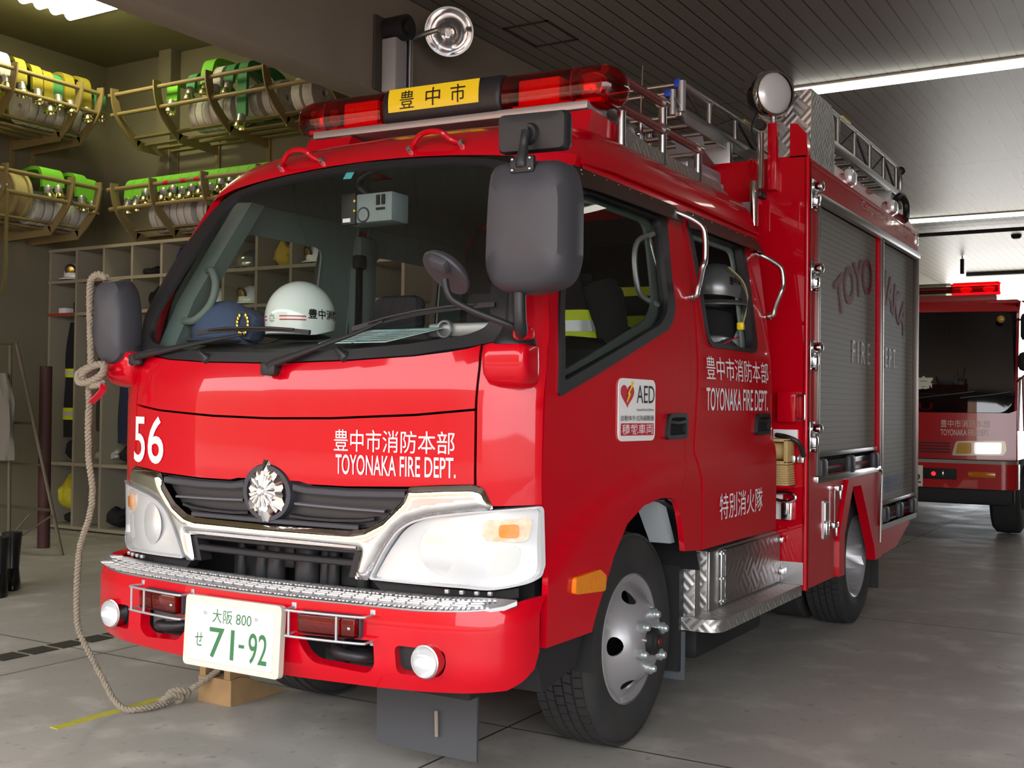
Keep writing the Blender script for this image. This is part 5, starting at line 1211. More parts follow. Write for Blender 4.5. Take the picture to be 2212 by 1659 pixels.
# things kept in the cab, each its own thing -----------------------------------
def dome(c, r, zc=-.25, n=32, m=14, R=None): return MB().ell(c, r, n, m, zc, 1.0, R)
h = thing('white_helmet', 'glossy white helmet with red stripes lying on the dashboard', 'helmet', (-.235, .44, 1.40))
hc = Vector((0, 0, .075)); hr = Vector((.114, .135, .130))
def SH(a, b):      # azimuth from the front, height angle
    t = b; return (hc.x+hr.x*math.sin(a)*math.cos(t), hc.y-hr.y*math.cos(a)*math.cos(t), hc.z+hr.z*math.sin(t))
sh_ = MB().ell(hc, hr, 40, 18, -.05, 1.0)
nn = 40; v = []
for i in range(nn):
    a = 2*PI*i/nn; d = .062-.03*(1 if math.sin(a) > 0 else 1)*max(0, math.cos(a-1.2))
    v += [(hc.x+hr.x*math.cos(a)*.999, hc.y+hr.y*math.sin(a)*.999, hc.z-.006), (hc.x+hr.x*math.cos(a)*.97, hc.y+hr.y*math.sin(a)*.97, hc.z-d)]
sh_.add(v, [(2*i, 2*((i+1) % nn), 2*((i+1) % nn)+1, 2*i+1) for i in range(nn)])
obj('shell', sh_, HELW, h)
obj('peak', MB().ell((0, -.02, .012), (.106, .130, .012), 32, 6), BLACK, h)
m = MB()
for b in (-.02, -.11):
    for a0, a1 in ((-1.1, -.34), (.20, .95)):
        q = [];
        for i in range(13):
            a = a0+(a1-a0)*i/12
            for db in (0, .03): p = Vector(SH(a, b+db)); nn_ = (p-hc).normalized(); q.append(p+nn_*.0015)
        m.add(q, [(2*i, 2*i+2, 2*i+3, 2*i+1) for i in range(12)])
obj('stripe', m, HEART, h)
m = MB(); letters(m, '豊中消防', SH, 1.0, 2.1, -.06, .20, bold=.02, off=.002); obj('lettering', m, BLACKV, h)
m = MB(); q = []
for i in range(8):
    a = 2*PI*i/8
    for r, da in ((.03, .0), (.11, -.16), (.11, .16)): q.append(Vector(SH(-.08+r*math.sin(a+da), -.06+r*math.cos(a+da))))
m.add([p+(p-hc).normalized()*.002 for p in q], [(3*i, 3*i+1, 3*i+2) for i in range(8)]); obj('badge', m, mat('badge_grey', rgb(96, 112, 104), .5), h)
c = thing('blue_cap', 'blue cloth cap with a gold leaf badge lying beside the white helmet', 'cap', (-.57, .44, 1.40))
obj('crown', MB().ell((-.02, 0, .035), (.125, .12, .115), 28, 12, -.4, 1.0), CAPB, c)
obj('front_panel', MB().box((.115, -.01, .055), (.10, .09, .11), .03, ('Y', .35)), mat('cap_front', rgb(58, 68, 94), .9), c)
m = MB()
for i in range(7):
    t = .25+i*.38; 
    for s in (1, -1): m.ell((.118+s*.026*math.sin(t), -.062, .058-.036*math.cos(t)), (.006, .003, .011), 8, 5)
obj('badge', m, GOLD, c)
obj('brim', MB().ell((.02, -.10, -.002), (.11, .08, .012), 24, 6), CAPB, c)
for k, (x0, x1) in enumerate(((.06, .20), (.20, .335))):
    m = MB(); m.add([(x0, .19, 1.372), (x1-.01, .19, 1.372), (x1+.06, .39, 1.425), (x0+.07, .39, 1.425)], [(0, 1, 2, 3)])
    m2 = MB(); m2.v = m.v + [(x, y, z-.003) for x, y, z in m.v]; m2.f = [(0, 1, 2, 3), (7, 6, 5, 4), (0, 4, 5, 1), (1, 5, 6, 2), (2, 6, 7, 3), (3, 7, 4, 0)]
    cd = thing('permit_card', ['white and blue card on the dashboard, nearer the white helmet', 'white and blue card on the dashboard, nearer the kerb mirror'][k], 'card', (0, 0, 0), 'cards on the dashboard')
    obj('sheet', m2, CARD, cd)
    P = [Vector(q) for q in m.v]; S_ = lambda a, b, P=P: (P[0].lerp(P[1], a)).lerp(P[3].lerp(P[2], a), b)
    e = MB()
    for a0, a1, b0, b1 in ((0, 1, 0, .05), (0, 1, .95, 1), (0, .04, 0, 1), (.96, 1, 0, 1)): e.add([S_(a, b)+Vector((0, -.0005, .0012)) for a, b in ((a0, b0), (a1, b0), (a1, b1), (a0, b1))], [(0, 1, 2, 3)])
    obj('border', e, CYAN, cd)
    e = MB()
    for j in range(5): e.add([S_(a, b)+Vector((0, -.0005, .0012)) for a, b in ((.12, .2+.13*j), (.85-.1*(j % 2), .2+.13*j), (.85-.1*(j % 2), .225+.13*j), (.12, .225+.13*j))], [(0, 1, 2, 3)])
    obj('printed_lines', e, GREYP, cd)
# silver helmets hung by the rear window
for k, (p, rs, lab) in enumerate((((.665, 2.08, 1.685), 1., 'silver helmet with neck strap hanging in the open rear side window'), ((.67, 2.16, 1.475), .78, 'pale helmet with a red line below the silver helmet in the rear side window'))):
    h = thing('silver_helmet', lab, 'helmet', p)
    Rh = Matrix.Rotation(math.radians(62 if k == 0 else 20), 3, 'Y') @ Matrix.Rotation(math.radians(20), 3, 'X')
    obj('shell', MB().ell((0, 0, 0), (.125*rs, .135*rs, .12*rs), 32, 16, -.35, 1.0).mv((0, 0, 0), Matrix.Rotation(math.radians(-8), 3, 'X')), HELS if k == 0 else mat('pale_helmet', rgb(190, 192, 194), .3, .1), h)
    obj('brim', MB().lathe([(.118*rs, -.045*rs), (.150*rs, -.062*rs), (.148*rs, -.068*rs), (.116*rs, -.055*rs)], n=36), HELS if k == 0 else MATS['pale_helmet'], h)
    if k == 0:
        obj('chin_strap', MB().tube(smooth([(.08, -.09, .09), (.128, -.045, .03), (.140, -.02, -.05), (.125, -.02, -.12), (.11, -.01, -.16)], 4), 0, flat=(.028, .006)), mat('strap_cloth', rgb(150, 142, 112), .8), h)
        obj('strap_clip', MB().box((.118, -.02, -.155), (.03, .04, .035), .008), YELLOW, h)
        m = MB(); S_ = lambda a, b: (.127*math.cos(b)*math.cos(a), .137*math.cos(b)*math.sin(a), .122*math.sin(b)); letters(m, '豊中消防', S_, -.75, -.12, .12, .42, bold=.02, off=.003); obj('lettering', m, BLACKV, h)
        if 0: obj('neck_cape', MB().lathe([(.118, -.05), (.125, -.12), (.105, -.19), (.08, -.20)], n=28), COAT, h)
    else:
        obj('neck_cape', MB().lathe([(.10, .06), (.118, .0), (.11, -.05), (.10, .02)], (-.04, -.06, .05), (0, .2, 1), 24), COAT, h)
        obj('stripe', MB().tube([(.04, -.115, -.02), (.09, -.085, .01), (.112, -.02, .03)], .003, 5), HEART, h)
# coats with reflective bands, seen through the front side window
def coat(name, label, c, w, d, hgt, bands, slope=0., m=COAT, group=None, arms=True, rot=0.):
    t = thing(name, label, 'coat', c, group, (0, 0, rot))
    def ring(z, k=1.):
        u = z/hgt; ww = w*(.62+.38*min(1, (1-u)*3.2)) if u > .69 else w*(1+.10*(1-u)); dd = d*(.75+.25*min(1, (1-u)*4)); o = []
        for i in range(28):
            a = 2*PI*i/28; r = 1+.05*math.sin(5*a+7*u)+.03*math.sin(9*a-5*u)
            o.append((ww/2*math.copysign(abs(math.cos(a))**.7, math.cos(a))*r*k, dd/2*math.sin(a)*r*k+slope*(z-hgt), z))
        return o
    b = MB(); b.loft([ring(hgt*i/14) for i in range(15)]); obj('body', b, m, t)
    for z0, z1 in bands:
        q = MB(); q.loft([ring(z0, 1.03), ring((z0+z1)/2, 1.03), ring(z1, 1.03)], caps=False); bd = obj('hi_vis_band', q, HVIS, t)
        q = MB(); zz = (z1-z0); q.loft([ring(z0+.33*zz, 1.045), ring(z1-.33*zz, 1.045)], caps=False); obj('reflective_stripe', q, REFT, bd)
    if arms:
        for s in (1, -1):
            P = [(s*w*.42, 0, hgt*.93), (s*w*.56, -.01, hgt*.72), (s*w*.60, -.02, hgt*.48), (s*w*.58, -.05, hgt*.30)]
            a = obj('sleeve', MB().tube(smooth(P, 4), [.065]*4+[.06]*5+[.055]*4, 12), m, t)
            p0 = Vector(P[2]); p1 = Vector(P[3]); q0 = p0.lerp(p1, .35); q1 = p0.lerp(p1, .75)
            e = obj('cuff_band', MB().tube([q0, q1], .061, 14, caps=False), HVIS, a)
    return t
coat('fire_coat', 'dark coat with yellow bands hung highest behind the front side window', (.34, 1.80, 1.12), .42, .16, .74, [(.42, .56)], 0)
coat('fire_coat', 'dark coat with yellow bands lying lower, towards the rear edge of the front side window', (.52, 1.58, 1.0), .30, .18, .62, [(.42, .54)], 0)
coat('fire_coat', 'dark coat with yellow bands at the front lower part of the side window', (.52, .93, .98), .36, .16, .66, [(.42, .53)], .1)
# wooden wheel chocks strapped to the body behind the cab
t = thing('wheel_chock', 'pale wooden box-shaped wheel chock strapped behind the cab', 'wheel chock', (.82, 2.49, .935))
obj('block', MB().bx(-.055, .05, -.05, .055, -.005, .012, .004).bx(-.055, .05, -.05, .055, .098, .112, .004).bx(.03, .05, -.05, .055, 0, .11, .004).bx(-.055, -.04, -.05, .055, 0, .11, .004), BOXWOOD, t)
obj('inner_roller', MB().cyl((-.05, .01, .055), (.04, .01, .055), .04, n=20), BOXWOOD, t)
t = thing('wheel_chock', 'ribbed wooden wheel chock below the box-shaped one behind the cab', 'wheel chock', (.82, 2.49, .836))
m = MB()
for k in range(9): m.bx(-.052+.001*k, .056-.0008*k, -.05, .055, .002+.0102*k, .0098+.0102*k, .002)
m.bx(-.045, .048, -.042, .05, 0, .092)
obj('block', m, BOXWOOD, t)
# ---------------------------------------------------------------- ladders on the engine roof
def ladder(name, label, x0, x1, y0, y1, z0, z1, nseg, cat='ladder', plate=False):
    t = thing(name, label, cat, (0, 0, 0))
    for s, x in ((0, x0), (1, x1)):
        sd = obj('side_rail', MB().bx(x-.014, x+.014, y0, y1, z0-.022, z0+.022, .004), ALU, t)
        obj('top_tube', MB().cyl((x, y0, z1), (x, y1, z1), .014, n=12), ALU, t)
        for k in range(nseg+1):
            y = y0+.02+(y1-y0-.04)*k/nseg; obj('post', MB().cyl((x, y, z0), (x, y, z1), .0125, n=10), STEEL, t)
        br = MB()
        for k in range(nseg):
            ya = y0+.02+(y1-y0-.04)*k/nseg; yb = y0+.02+(y1-y0-.04)*(k+1)/nseg; br.tube([(x, ya if k % 2 else yb, z0), (x, yb if k % 2 else ya, z1)], .007, 6)
        for k in range(0): pass
        obj('bracing', br, GREYP, t)
    for k in range(nseg*2):
        y = y0+.10+(y1-y0-.2)*k/(nseg*2-1); obj('rung', MB().cyl((x0, y, z0+.004), (x1, y, z0+.004), .014, n=10), STEEL, t)
    return t
L1 = ladder('roof_ladder', 'aluminium truss ladder lying over the cab roof with blue end clips', .04, .50, 2.03, 4.9, 2.475, 2.605, 8)
obj('end_rod', MB().cyl((.04, 2.03, 2.592), (.50, 2.03, 2.592), .011, n=10), STEEL, L1); obj('end_rod', MB().cyl((.04, 1.99, 2.545), (.485, 1.99, 2.545), .011, n=10), STEEL, L1)
obj('end_clip', MB().box((.500, 2.03, 2.595), (.035, .035, .04), .008), BLUE, L1); obj('end_clip', MB().box((.472, 1.99, 2.545), (.035, .035, .035), .008), BLUE, L1)
obj('front_post', MB().cyl((.515, 2.03, 2.47), (.515, 2.03, 2.605), .018, n=12).cyl((.49, 1.99, 2.45), (.49, 1.99, 2.56), .014, n=12), SILVER, L1)
obj('skid_plate', MB().prism([(1.97, 2.52), (2.08, 2.43), (4.9, 2.41), (4.9, 2.455), (2.08, 2.47)], lambda a, b, t: (t, a, b), .505, .515), ALU, L1)
obj('reflector_strip', MB().bx(.488, .516, 2.85, 2.98, 2.608, 2.622), YELLOW, L1)
obj('curved_guard', MB().loft([[(.36, 2.32, 2.43), (.50, 2.32, 2.43)], [(.36, 2.36, 2.36), (.50, 2.36, 2.36)], [(.36, 2.48, 2.325), (.50, 2.48, 2.325)], [(.36, 2.55, 2.33), (.50, 2.55, 2.33)]], caps=False, closed=False), SILVER, L1)
obj('ladder_cradle', MB().bx(.02, .53, 2.60, 2.64, 2.30, 2.455, .004).bx(.02, .53, 4.6, 4.64, 2.30, 2.455, .004), ALU, L1)
L2 = ladder('hook_ladder', 'second aluminium ladder along the near edge of the body roof', .60, .805, 3.12, 4.93, 2.575, 2.745, 5)
obj('reflector_strip', MB().bx(.793, .818, 3.55, 3.72, 2.750, 2.764), YELLOW, L2)
obj('end_hook', MB().tube(smooth([(.805, 4.93, 2.745), (.805, 5.02, 2.70), (.80, 5.05, 2.62)], 4), .014, 8).tube([(.805, 4.90, 2.60), (.80, 5.06, 2.50)], .012, 8), ALU, L2)
obj('end_knob', MB().ell((.81, 5.02, 2.735), (.03, .03, .03), 12, 8), BLACK, L2)
obj('ladder_cradle', MB().bx(.59, .82, 3.2, 3.23, 2.30, 2.56, .004).bx(.59, .82, 4.7, 4.73, 2.30, 2.56, .004), ALU, L2)
obj('strap', MB().tube(smooth([(.845, 4.72, 2.50), (.86, 4.78, 2.53), (.875, 4.86, 2.50), (.88, 4.86, 2.43), (.885, 4.80, 2.38)], 4), .022, 8), BLACK, label='black strap end hanging over the rear roof edge of the body', cat='strap')
# ---------------------------------------------------------------- rope, chock
t = thing('rubber_wheel_chock', 'tan wheel chock on the floor under the number plate', 'wheel chock', (-.865, .684, 0))
CHK = mat('tan_rubber', rgb(164, 132, 92), .6, noise=(9, .7, rgb(128, 100, 70)))
prof = [(0, 0), (0, .10), (.05, .105), (.12, .085), (.20, .042), (.27, .018), (.30, .004), (.30, 0)]
obj('wedge', MB().prism(prof, lambda a, b, q: (q, a, b), -.088, .088), CHK, t)
for x in (-.070, .062): obj('upright', MB().prism([(0, .08), (.0, .16), (.06, .16), (.12, .075)], lambda a, b, q: (x+q, a+.004, b), -.016, .016), CHK, t)
obj('cross_pin', MB().cyl((-.08, .03, .135), (.075, .03, .135), .010, n=10), STEEL, t)
obj('tie_strap', MB().box((.02, .02, .142), (.05, .03, .02), .006), BLUE, t)
# rope: over the far mirror, down to the floor, tied to the chock
up = [(-.795, .075, 1.606), (-.825, .065, 1.618), (-.868, .07, 1.600), (-.892, .085, 1.545), (-.895, .09, 1.46), (-.888, .09, 1.36), (-.885, .09, 1.30), (-.895, .09, 1.27), (-.905, .10, 1.19), (-.93, .12, 1.07), (-.955, .145, .97), (-.965, .17, .86), (-1.00, .19, .77), (-1.07, .215, .68), (-1.12, .24, .60), (-1.165, .27, .46), (-1.19, .30, .32), (-1.165, .34, .21), (-1.13, .37, .12), (-1.09, .385, .05), (-1.04, .40, .016), (-1.0, .445, .014), (-.985, .52, .014), (-.985, .585, .022), (-.955, .62, .045), (-.90, .66, .09), (-.865, .705, .128)]
def rope_mesh(pts, r=.0125, k=10, turns=26.):
    P = smooth(pts, k); m = MB(); n = 12
    L = [0.]
    for i in range(1, len(P)): L.append(L[-1]+(P[i]-P[i-1]).length)
    # three twisted strands
    T = [(P[min(i+1, len(P)-1)]-P[max(i-1, 0)]).normalized() for i in range(len(P))]
    nr = T[0].orthogonal().normalized(); F = []
    for i in range(len(P)):
        nr = (nr-T[i]*nr.dot(T[i])).normalized(); F.append((nr.copy(), T[i].cross(nr)))
    for s in range(3):
        q = [];
        for i in range(len(P)):
            a = 2*PI*s/3+L[i]*2*PI*turns; q.append(P[i]+(F[i][0]*math.cos(a)+F[i][1]*math.sin(a))*r*.5)
        m.tube(q, r*.58, 7)
    return m
rp = thing('rope', 'twisted beige rope from the far mirror down to the chock', 'rope', (0, 0, 0))
def fine(pts, step=.008):
    P = smooth(pts, 8); out = [P[0]]; 
    for i in range(1, len(P)):
        d = (P[i]-P[i-1]).length; k = max(1, int(d/step))
        for j in range(1, k+1): out.append(P[i-1].lerp(P[i], j/k))
    return out
def rope_fine(pts, r=.0125): return rope_mesh(fine(pts), r, 1, 22.)
obj('strand', rope_fine(up), ROPE, rp)
obj('knot', rope_fine([(-.885, .085, 1.30), (-.91, .06, 1.275), (-.885, .045, 1.245), (-.83, .05, 1.25), (-.79, .06, 1.275), (-.80, .075, 1.305), (-.84, .06, 1.30), (-.88, .05, 1.27), (-.87, .07, 1.24), (-.83, .06, 1.235), (-.79, .065, 1.24)], .013), ROPE, rp)
obj('red_tag', MB().tube(smooth([(-.79, .065, 1.24), (-.785, .06, 1.22), (-.80, .055, 1.20), (-.83, .05, 1.175)], 4), 0, flat=(.026, .004)), HEART, rp, 'red ribbon tag')
obj('knot', rope_fine([(-1.0, .53, .02), (-.97, .56, .045), (-.955, .60, .03), (-.985, .60, .012), (-.995, .57, .045), (-.96, .585, .06), (-.94, .615, .05), (-.965, .625, .03), (-.985, .59, .055)], .013), ROPE, rp)
# ---------------------------------------------------------------- hose racks in the side bay
def rack(label, along, f0, u0, u1, zr, brk, D, loc):
    """along 'x': rails run in x, front plane y=f0; along 'y': rails run in y, front plane x=f0"""
    t = thing('hose_rack', label, 'hose rack', loc, 'hose racks'); L = Vector(loc)
    def P(u, v, z): return Vector((u, f0+v, z))-L if along == 'x' else Vector((f0-v, u, z))-L
    obj('rail', MB().tube([P(u0, 0, zr), P(u1, 0, zr)], .019, 10), TAN, t); obj('rail', MB().tube([P(u0, .03, zr-.165), P(u1, .03, zr-.165)], .019, 10), TAN, t)
    for v, z in ((.24, -.33), (.36, -.37), (.50, -.37), (.64, -.37)):
        if v < D-.05: obj('slat', MB().tube([P(u0, v, zr+z), P(u1, v, zr+z)], 0, flat=(.06, .016) if along == 'x' else (.06, .016)), TAN, t)
    for b in brk:
        q = [P(b, -.012, zr+.05), P(b, -.002, zr-.06), P(b, .04, zr-.18), P(b, .14, zr-.29), P(b, .26, zr-.385)]
        obj('bracket', flatbar(smooth(q, 5), (.014, .08), Vector((1, 0, 0)) if along == 'x' else Vector((0, 1, 0))), TAN, t)
        obj('bracket_arm', flatbar([P(b, .24, zr-.39), P(b, D, zr-.405)], (.014, .08), Vector((1, 0, 0)) if along == 'x' else Vector((0, 1, 0))), TAN, t)
        obj('wall_plate', flatbar([P(b, D-.006, zr-.30), P(b, D-.006, zr-(.445 if zr < 3.5 else .60))], (.05, .012), Vector((1, 0, 0)) if along == 'x' else Vector((0, 1, 0))), TAN, t)
    return t, P, L
def flatbar(pts, wt, side):
    """bar of width wt[0] along 'side' and depth wt[1] across"""
    m = MB(); n = len(pts); P = [Vector(p) for p in pts]; rings = []
    for i in range(n):
        d = (P[min(i+1, n-1)]-P[max(i-1, 0)]).normalized(); c = d.cross(side).normalized()
        rings.append([P[i]+side*(a*wt[0]/2)+c*(b*wt[1]/2) for a, b in ((-1, -1), (1, -1), (1, 1), (-1, 1))])
    return m.loft(rings)
ALLR = {}
def hose(label, P, L, u, zr, m, top=.105, w=.105, low=-.10, group='', back=.56, coup=True, thick=.03, lean=.02, fat=0):
    o = P(u, .10, zr)+L; t = thing('fire_hose', label, 'fire hose', o, group)
    Q = lambda v, z, du=0: P(u+du, v, zr+z)+L-o
    side = (P(1, 0, 0)-P(0, 0, 0)).normalized()
    pts = smooth([Q(.088, low), Q(.09, low*.4), Q(.10, top*.45), Q(.14, top*.9), Q(.23, top), Q(.35, top*.92, lean), Q(back-.06, top*.55, lean), Q(back, -.05, lean), Q(back, -.25, lean)], 5)
    obj('hose_body', flatbar(pts, (w, thick), side), m, t)
    if coup:
        a = Q(.084, low+.01); b = Q(.062, low-.095)
        obj('coupling', MB().lathe([(.0, .0), (.032, .0), (.036, .012), (.034, .055), (.038, .066), (.040, .10), (.034, .104), (.030, .09), (0, .08)], a, (b-a).normalized(), 18), SILVER, t)
        obj('coupling_ring', MB().lathe([(.036, .062), (.047, .074), (.050, .112), (.036, .118), (.030, .10)], a, (b-a).normalized(), 18), BRASS, t)
    return t
def coil(label, P, L, u, zr, m, group, r=.150, w=.075, v=.36, z=-.19):
    o = P(u, v, zr+z)+L; ax = (P(1, 0, 0)-P(0, 0, 0)).normalized(); t = thing('hose_coil', label, 'hose coil', o, group)
    pr = [(.03, -w/2)]
    k = 7
    for i in range(k): ra = .03+(r-.03)*i/k; rb = .03+(r-.03)*(i+1)/k; pr += [(ra+.003, -w/2), (rb-.003, -w/2), (rb, -w/2+.006)]
    pr += [(r, -w/2+.008), (r+.003, 0), (r, w/2-.008)]
    for i in range(k, 0, -1): ra = .03+(r-.03)*(i-1)/k; rb = .03+(r-.03)*i/k; pr += [(rb, w/2-.006), (rb-.003, w/2), (ra+.003, w/2)]
    pr += [(.03, w/2), (.03, -w/2)]
    obj('roll', MB().lathe(pr, (0, 0, 0), ax, 36), m, t); return t
ORD = ['first', 'second', 'third', 'fourth', 'fifth', 'sixth', 'seventh', 'eighth', 'ninth', 'tenth', 'eleventh', 'twelfth', 'thirteenth', 'fourteenth', 'fifteenth']
# upper rack on the back wall
ub, P1, Lo1 = rack('upper tan hose rack on the back wall, green hoses over white coils', 'x', 4.10, -5.72, -2.52, 3.855, (-5.64, -5.11, -4.50, -3.87, -3.25), .71, (-4.1, 4.45, 3.6))
for k in range(11): coil('white hose coil on the upper back rack, %s from the corner' % ORD[k], P1, Lo1, -4.93+.083*k+(.05 if k > 5 else 0)+(.05 if k > 8 else 0), 3.855, HOSEW, 'white coils on the upper back rack', z=-.185+(.03 if k > 5 else 0))
for k, (u, m, lab, tp, lo) in enumerate(((-5.02, HOSEG, 'bright green hose end hanging nearest the corner on the upper back rack', .06, -.12), (-4.80, HOSED, 'dull green hose second from the corner on the upper back rack', .10, -.04), (-4.62, HOSEG, 'large bright green hose arched highest on the upper back rack', .20, -.02), (-4.50, HOSEW, 'white hose with couplings beside the high green arch', .12, -.06), (-4.36, HOSED, 'dull green hose right of the high green arch on the upper back rack', .12, -.05), (-4.21, HOSED, 'green hose whose long end hangs lowest below the upper back rack', .12, -.34))):
    hose(lab, P1, Lo1, u, 3.855, m, tp, .13 if m is HOSEG else .10, lo, 'loose hoses on the upper back rack')
coil('large white hose coil at the beam end of the upper back rack', P1, Lo1, -3.62, 3.855, HOSEW, 'white coils on the upper back rack', .17, .10, z=-.17)
coil('white hose coil next to the largest coil by the beam', P1, Lo1, -3.75, 3.855, HOSEW, 'white coils on the upper back rack', .16, .09, z=-.17)
# upper rack on the side wall
ul, P2, Lo2 = rack('upper tan hose rack on the side wall, yellow hoses', 'y', -5.75, -2.6, 4.06, 3.86, (-2.2, -1.0, .0, .8, 1.6, 2.4, 3.18, 3.81, 4.02), .90, (-6.1, 2.6, 3.6))
for k, (y, m, lab, tp, lo) in enumerate(((3.06, HOSEW, 'cream hose with yellow end, furthest from the corner on the upper side rack', .15, -.12), (3.16, HOSEW, 'cream hose second along the upper side rack', .15, -.06), (3.31, HOSEY, 'mustard hose third along the upper side rack', .14, -.08), (3.46, HOSEY, 'mustard hose fourth along the upper side rack', .12, -.10), (3.57, HOSEY, 'mustard hose fifth along the upper side rack, beside the green one', .10, -.16), (3.66, HOSED, 'dark green hose between mustard hoses on the upper side rack', .09, -.10), (3.78, HOSEY, 'mustard hose with a loop just past the dark green one', .13, -.12), (3.95, HOSEY, 'mustard hose nearest the corner on the upper side rack', .14, -.14), (4.10, HOSED, 'dark green hose end in the corner between the upper racks', .04, -.10))):
    hose(lab, P2, Lo2, y, 3.86, m, tp, .098, lo, 'hoses on the upper side rack', back=.62)
for k in range(7): coil('white hose coil under the mustard hoses, %s from the corner' % ORD[k], P2, Lo2, 4.06-.088*k, 3.86, HOSEW, 'white coils on the upper side rack', v=.36, z=-.19)
# lower rack on the back wall
lb_, P3, Lo3 = rack('lower tan hose rack on the back wall, a long row of bright green hoses', 'x', 4.10, -5.72, -2.52, 3.025, (-5.62, -5.14, -4.53, -3.92, -3.3), .71, (-4.1, 4.45, 2.8))
for k in range(15): hose('bright green hose on the lower back rack, %s from the corner' % ORD[k], P3, Lo3, -5.54+.112*k, 3.025, HOSEG, .095, .108, (-.09 if k < 2 else -.05)+.012*(k % 3)+(.03 if k > 9 else 0), 'bright green hoses on the lower back rack')
for k in range(14): coil('white hose coil under the bright green row, %s from the corner' % ORD[k], P3, Lo3, -5.40+.088*k+(.06 if k > 5 else 0), 3.025, HOSEW, 'white coils on the lower back rack', z=-.20, v=.36)
obj('rail_tag', MB().tube([P3(-5.01, 0, 3.025)+Lo3, P3(-4.95, 0, 3.025)+Lo3], .0205, 10), HEART, label='red tape mark on the lower back rail nearest the corner', cat='tape', group='red tape marks')
obj('rail_tag', MB().tube([P3(-4.80, 0, 3.025)+Lo3, P3(-4.745, 0, 3.025)+Lo3], .0205, 10), HEART, label='middle red tape mark on the lower back rail', cat='tape', group='red tape marks')
obj('rail_tag', MB().tube([P3(-4.645, 0, 3.025)+Lo3, P3(-4.59, 0, 3.025)+Lo3], .0205, 10), HEART, label='red tape mark on the lower back rail furthest from the corner', cat='tape', group='red tape marks')
# lower rack on the side wall
ll, P4, Lo4 = rack('lower tan hose rack on the side wall, drum and four green hoses', 'y', -5.75, -2.6, 4.06, 3.03, (-2.2, -1.0, 0., .8, 1.6, 2.4, 3.11, 3.74, 4.02), .90, (-6.1, 2.6, 2.8))
for k, (y, lab, tp, lo) in enumerate(((3.58, 'green hose beside the tan drum on the lower side rack', .11, -.06), (3.68, 'green hose second from the tan drum on the lower side rack', .11, -.04), (3.92, 'green hose with long silver coupling on the lower side rack', .115, -.09), (4.03, 'green hose nearest the corner on the lower side rack', .09, -.12))):
    hose(lab, P4, Lo4, y, 3.03, HOSEG, tp, .115, lo, 'green hoses on the lower side rack', back=.62)
d_ = thing('hose_drum', 'tan wooden drum standing on the lower side rack', 'drum', P4(3.36, .36, 2.90)+Lo4)
obj('drum_side', MB().lathe([(0, -.03), (.10, -.03), (.105, -.038), (.20, -.038), (.21, -.03), (.21, .0)], (0, 0, 0), (0, 1, 0), 40), mat('drum_board', rgb(166, 150, 104), .7), d_)
obj('drum_core', MB().lathe([(.185, 0), (.185, .10), (.21, .10), (.21, .13), (0, .13)], (0, 0, 0), (0, 1, 0), 36), MATS['drum_board'], d_)
obj('drum_hole', MB().cyl((-.0, -.045, 0), (0, -.03, 0), .014, n=12), DARK, d_)
for k in range(6): coil('grey hose coil on the lower side rack, %s from the corner' % ORD[k], P4, Lo4, 4.06-.09*k, 3.03, HOSEW, 'coils on the lower side rack', v=.36, z=-.20)
t = thing('hose_nozzle', 'silver nozzle with brass ring lying on the lower side rack', 'nozzle', P4(3.10, .06, 2.90)+Lo4)
obj('nozzle_body', MB().lathe([(0, -.08), (.03, -.08), (.032, 0), (.04, .02), (.04, .06), (0, .06)], (0, 0, 0), (.3, 1, -.15), 18), SILVER, t); obj('nozzle_ring', MB().lathe([(.04, .02), (.047, .025), (.047, .055), (.04, .06)], (0, 0, 0), (.3, 1, -.15), 18), BRASS, t)
obj('hanging_strap', MB().tube(smooth([(-5.73, 3.13, 2.86), (-5.74, 3.135, 2.5), (-5.73, 3.13, 2.20), (-5.74, 3.11, 2.03)], 5), 0, flat=(.03, .008)), mat('olive_strap', rgb(110, 98, 62), .8), label='olive strap hanging from the lower side rack', cat='strap')
# ---------------------------------------------------------------- lockers
lk = thing('locker_unit', 'open grey cubby lockers along the back wall', 'lockers', (-4.5, 4.5, 0)); lo = Vector((-4.5, 4.5, 0))
def bxl(m, x0, x1, y0, y1, z0, z1): return m.bx(x0-lo.x, x1-lo.x, y0-lo.y, y1-lo.y, z0, z1)
XS = [-6.62+.367*k for k in range(12)]
for x in XS: obj('upright', bxl(MB(), x-.014, x+.014, 4.21, 4.80, .02, 2.565), LOCK, lk)
for z in (2.553, 2.262, 1.962, .60, .03): obj('shelf', bxl(MB(), XS[0]-.014, XS[-1]+.014, 4.20, 4.80, z-.014, z+.014), LOCK, lk)
obj('back_board', bxl(MB(), XS[0], XS[-1], 4.79, 4.815, .02, 2.56), mat('locker_back', rgb(120, 112, 98), .8), lk)
obj('shelf_edge', bxl(MB(), XS[0]-.014, XS[1], 4.195, 4.20, 1.950, 1.976), mat('red_edge', rgb(150, 60, 48), .6), lk, 'red painted front edge of the first shelf')
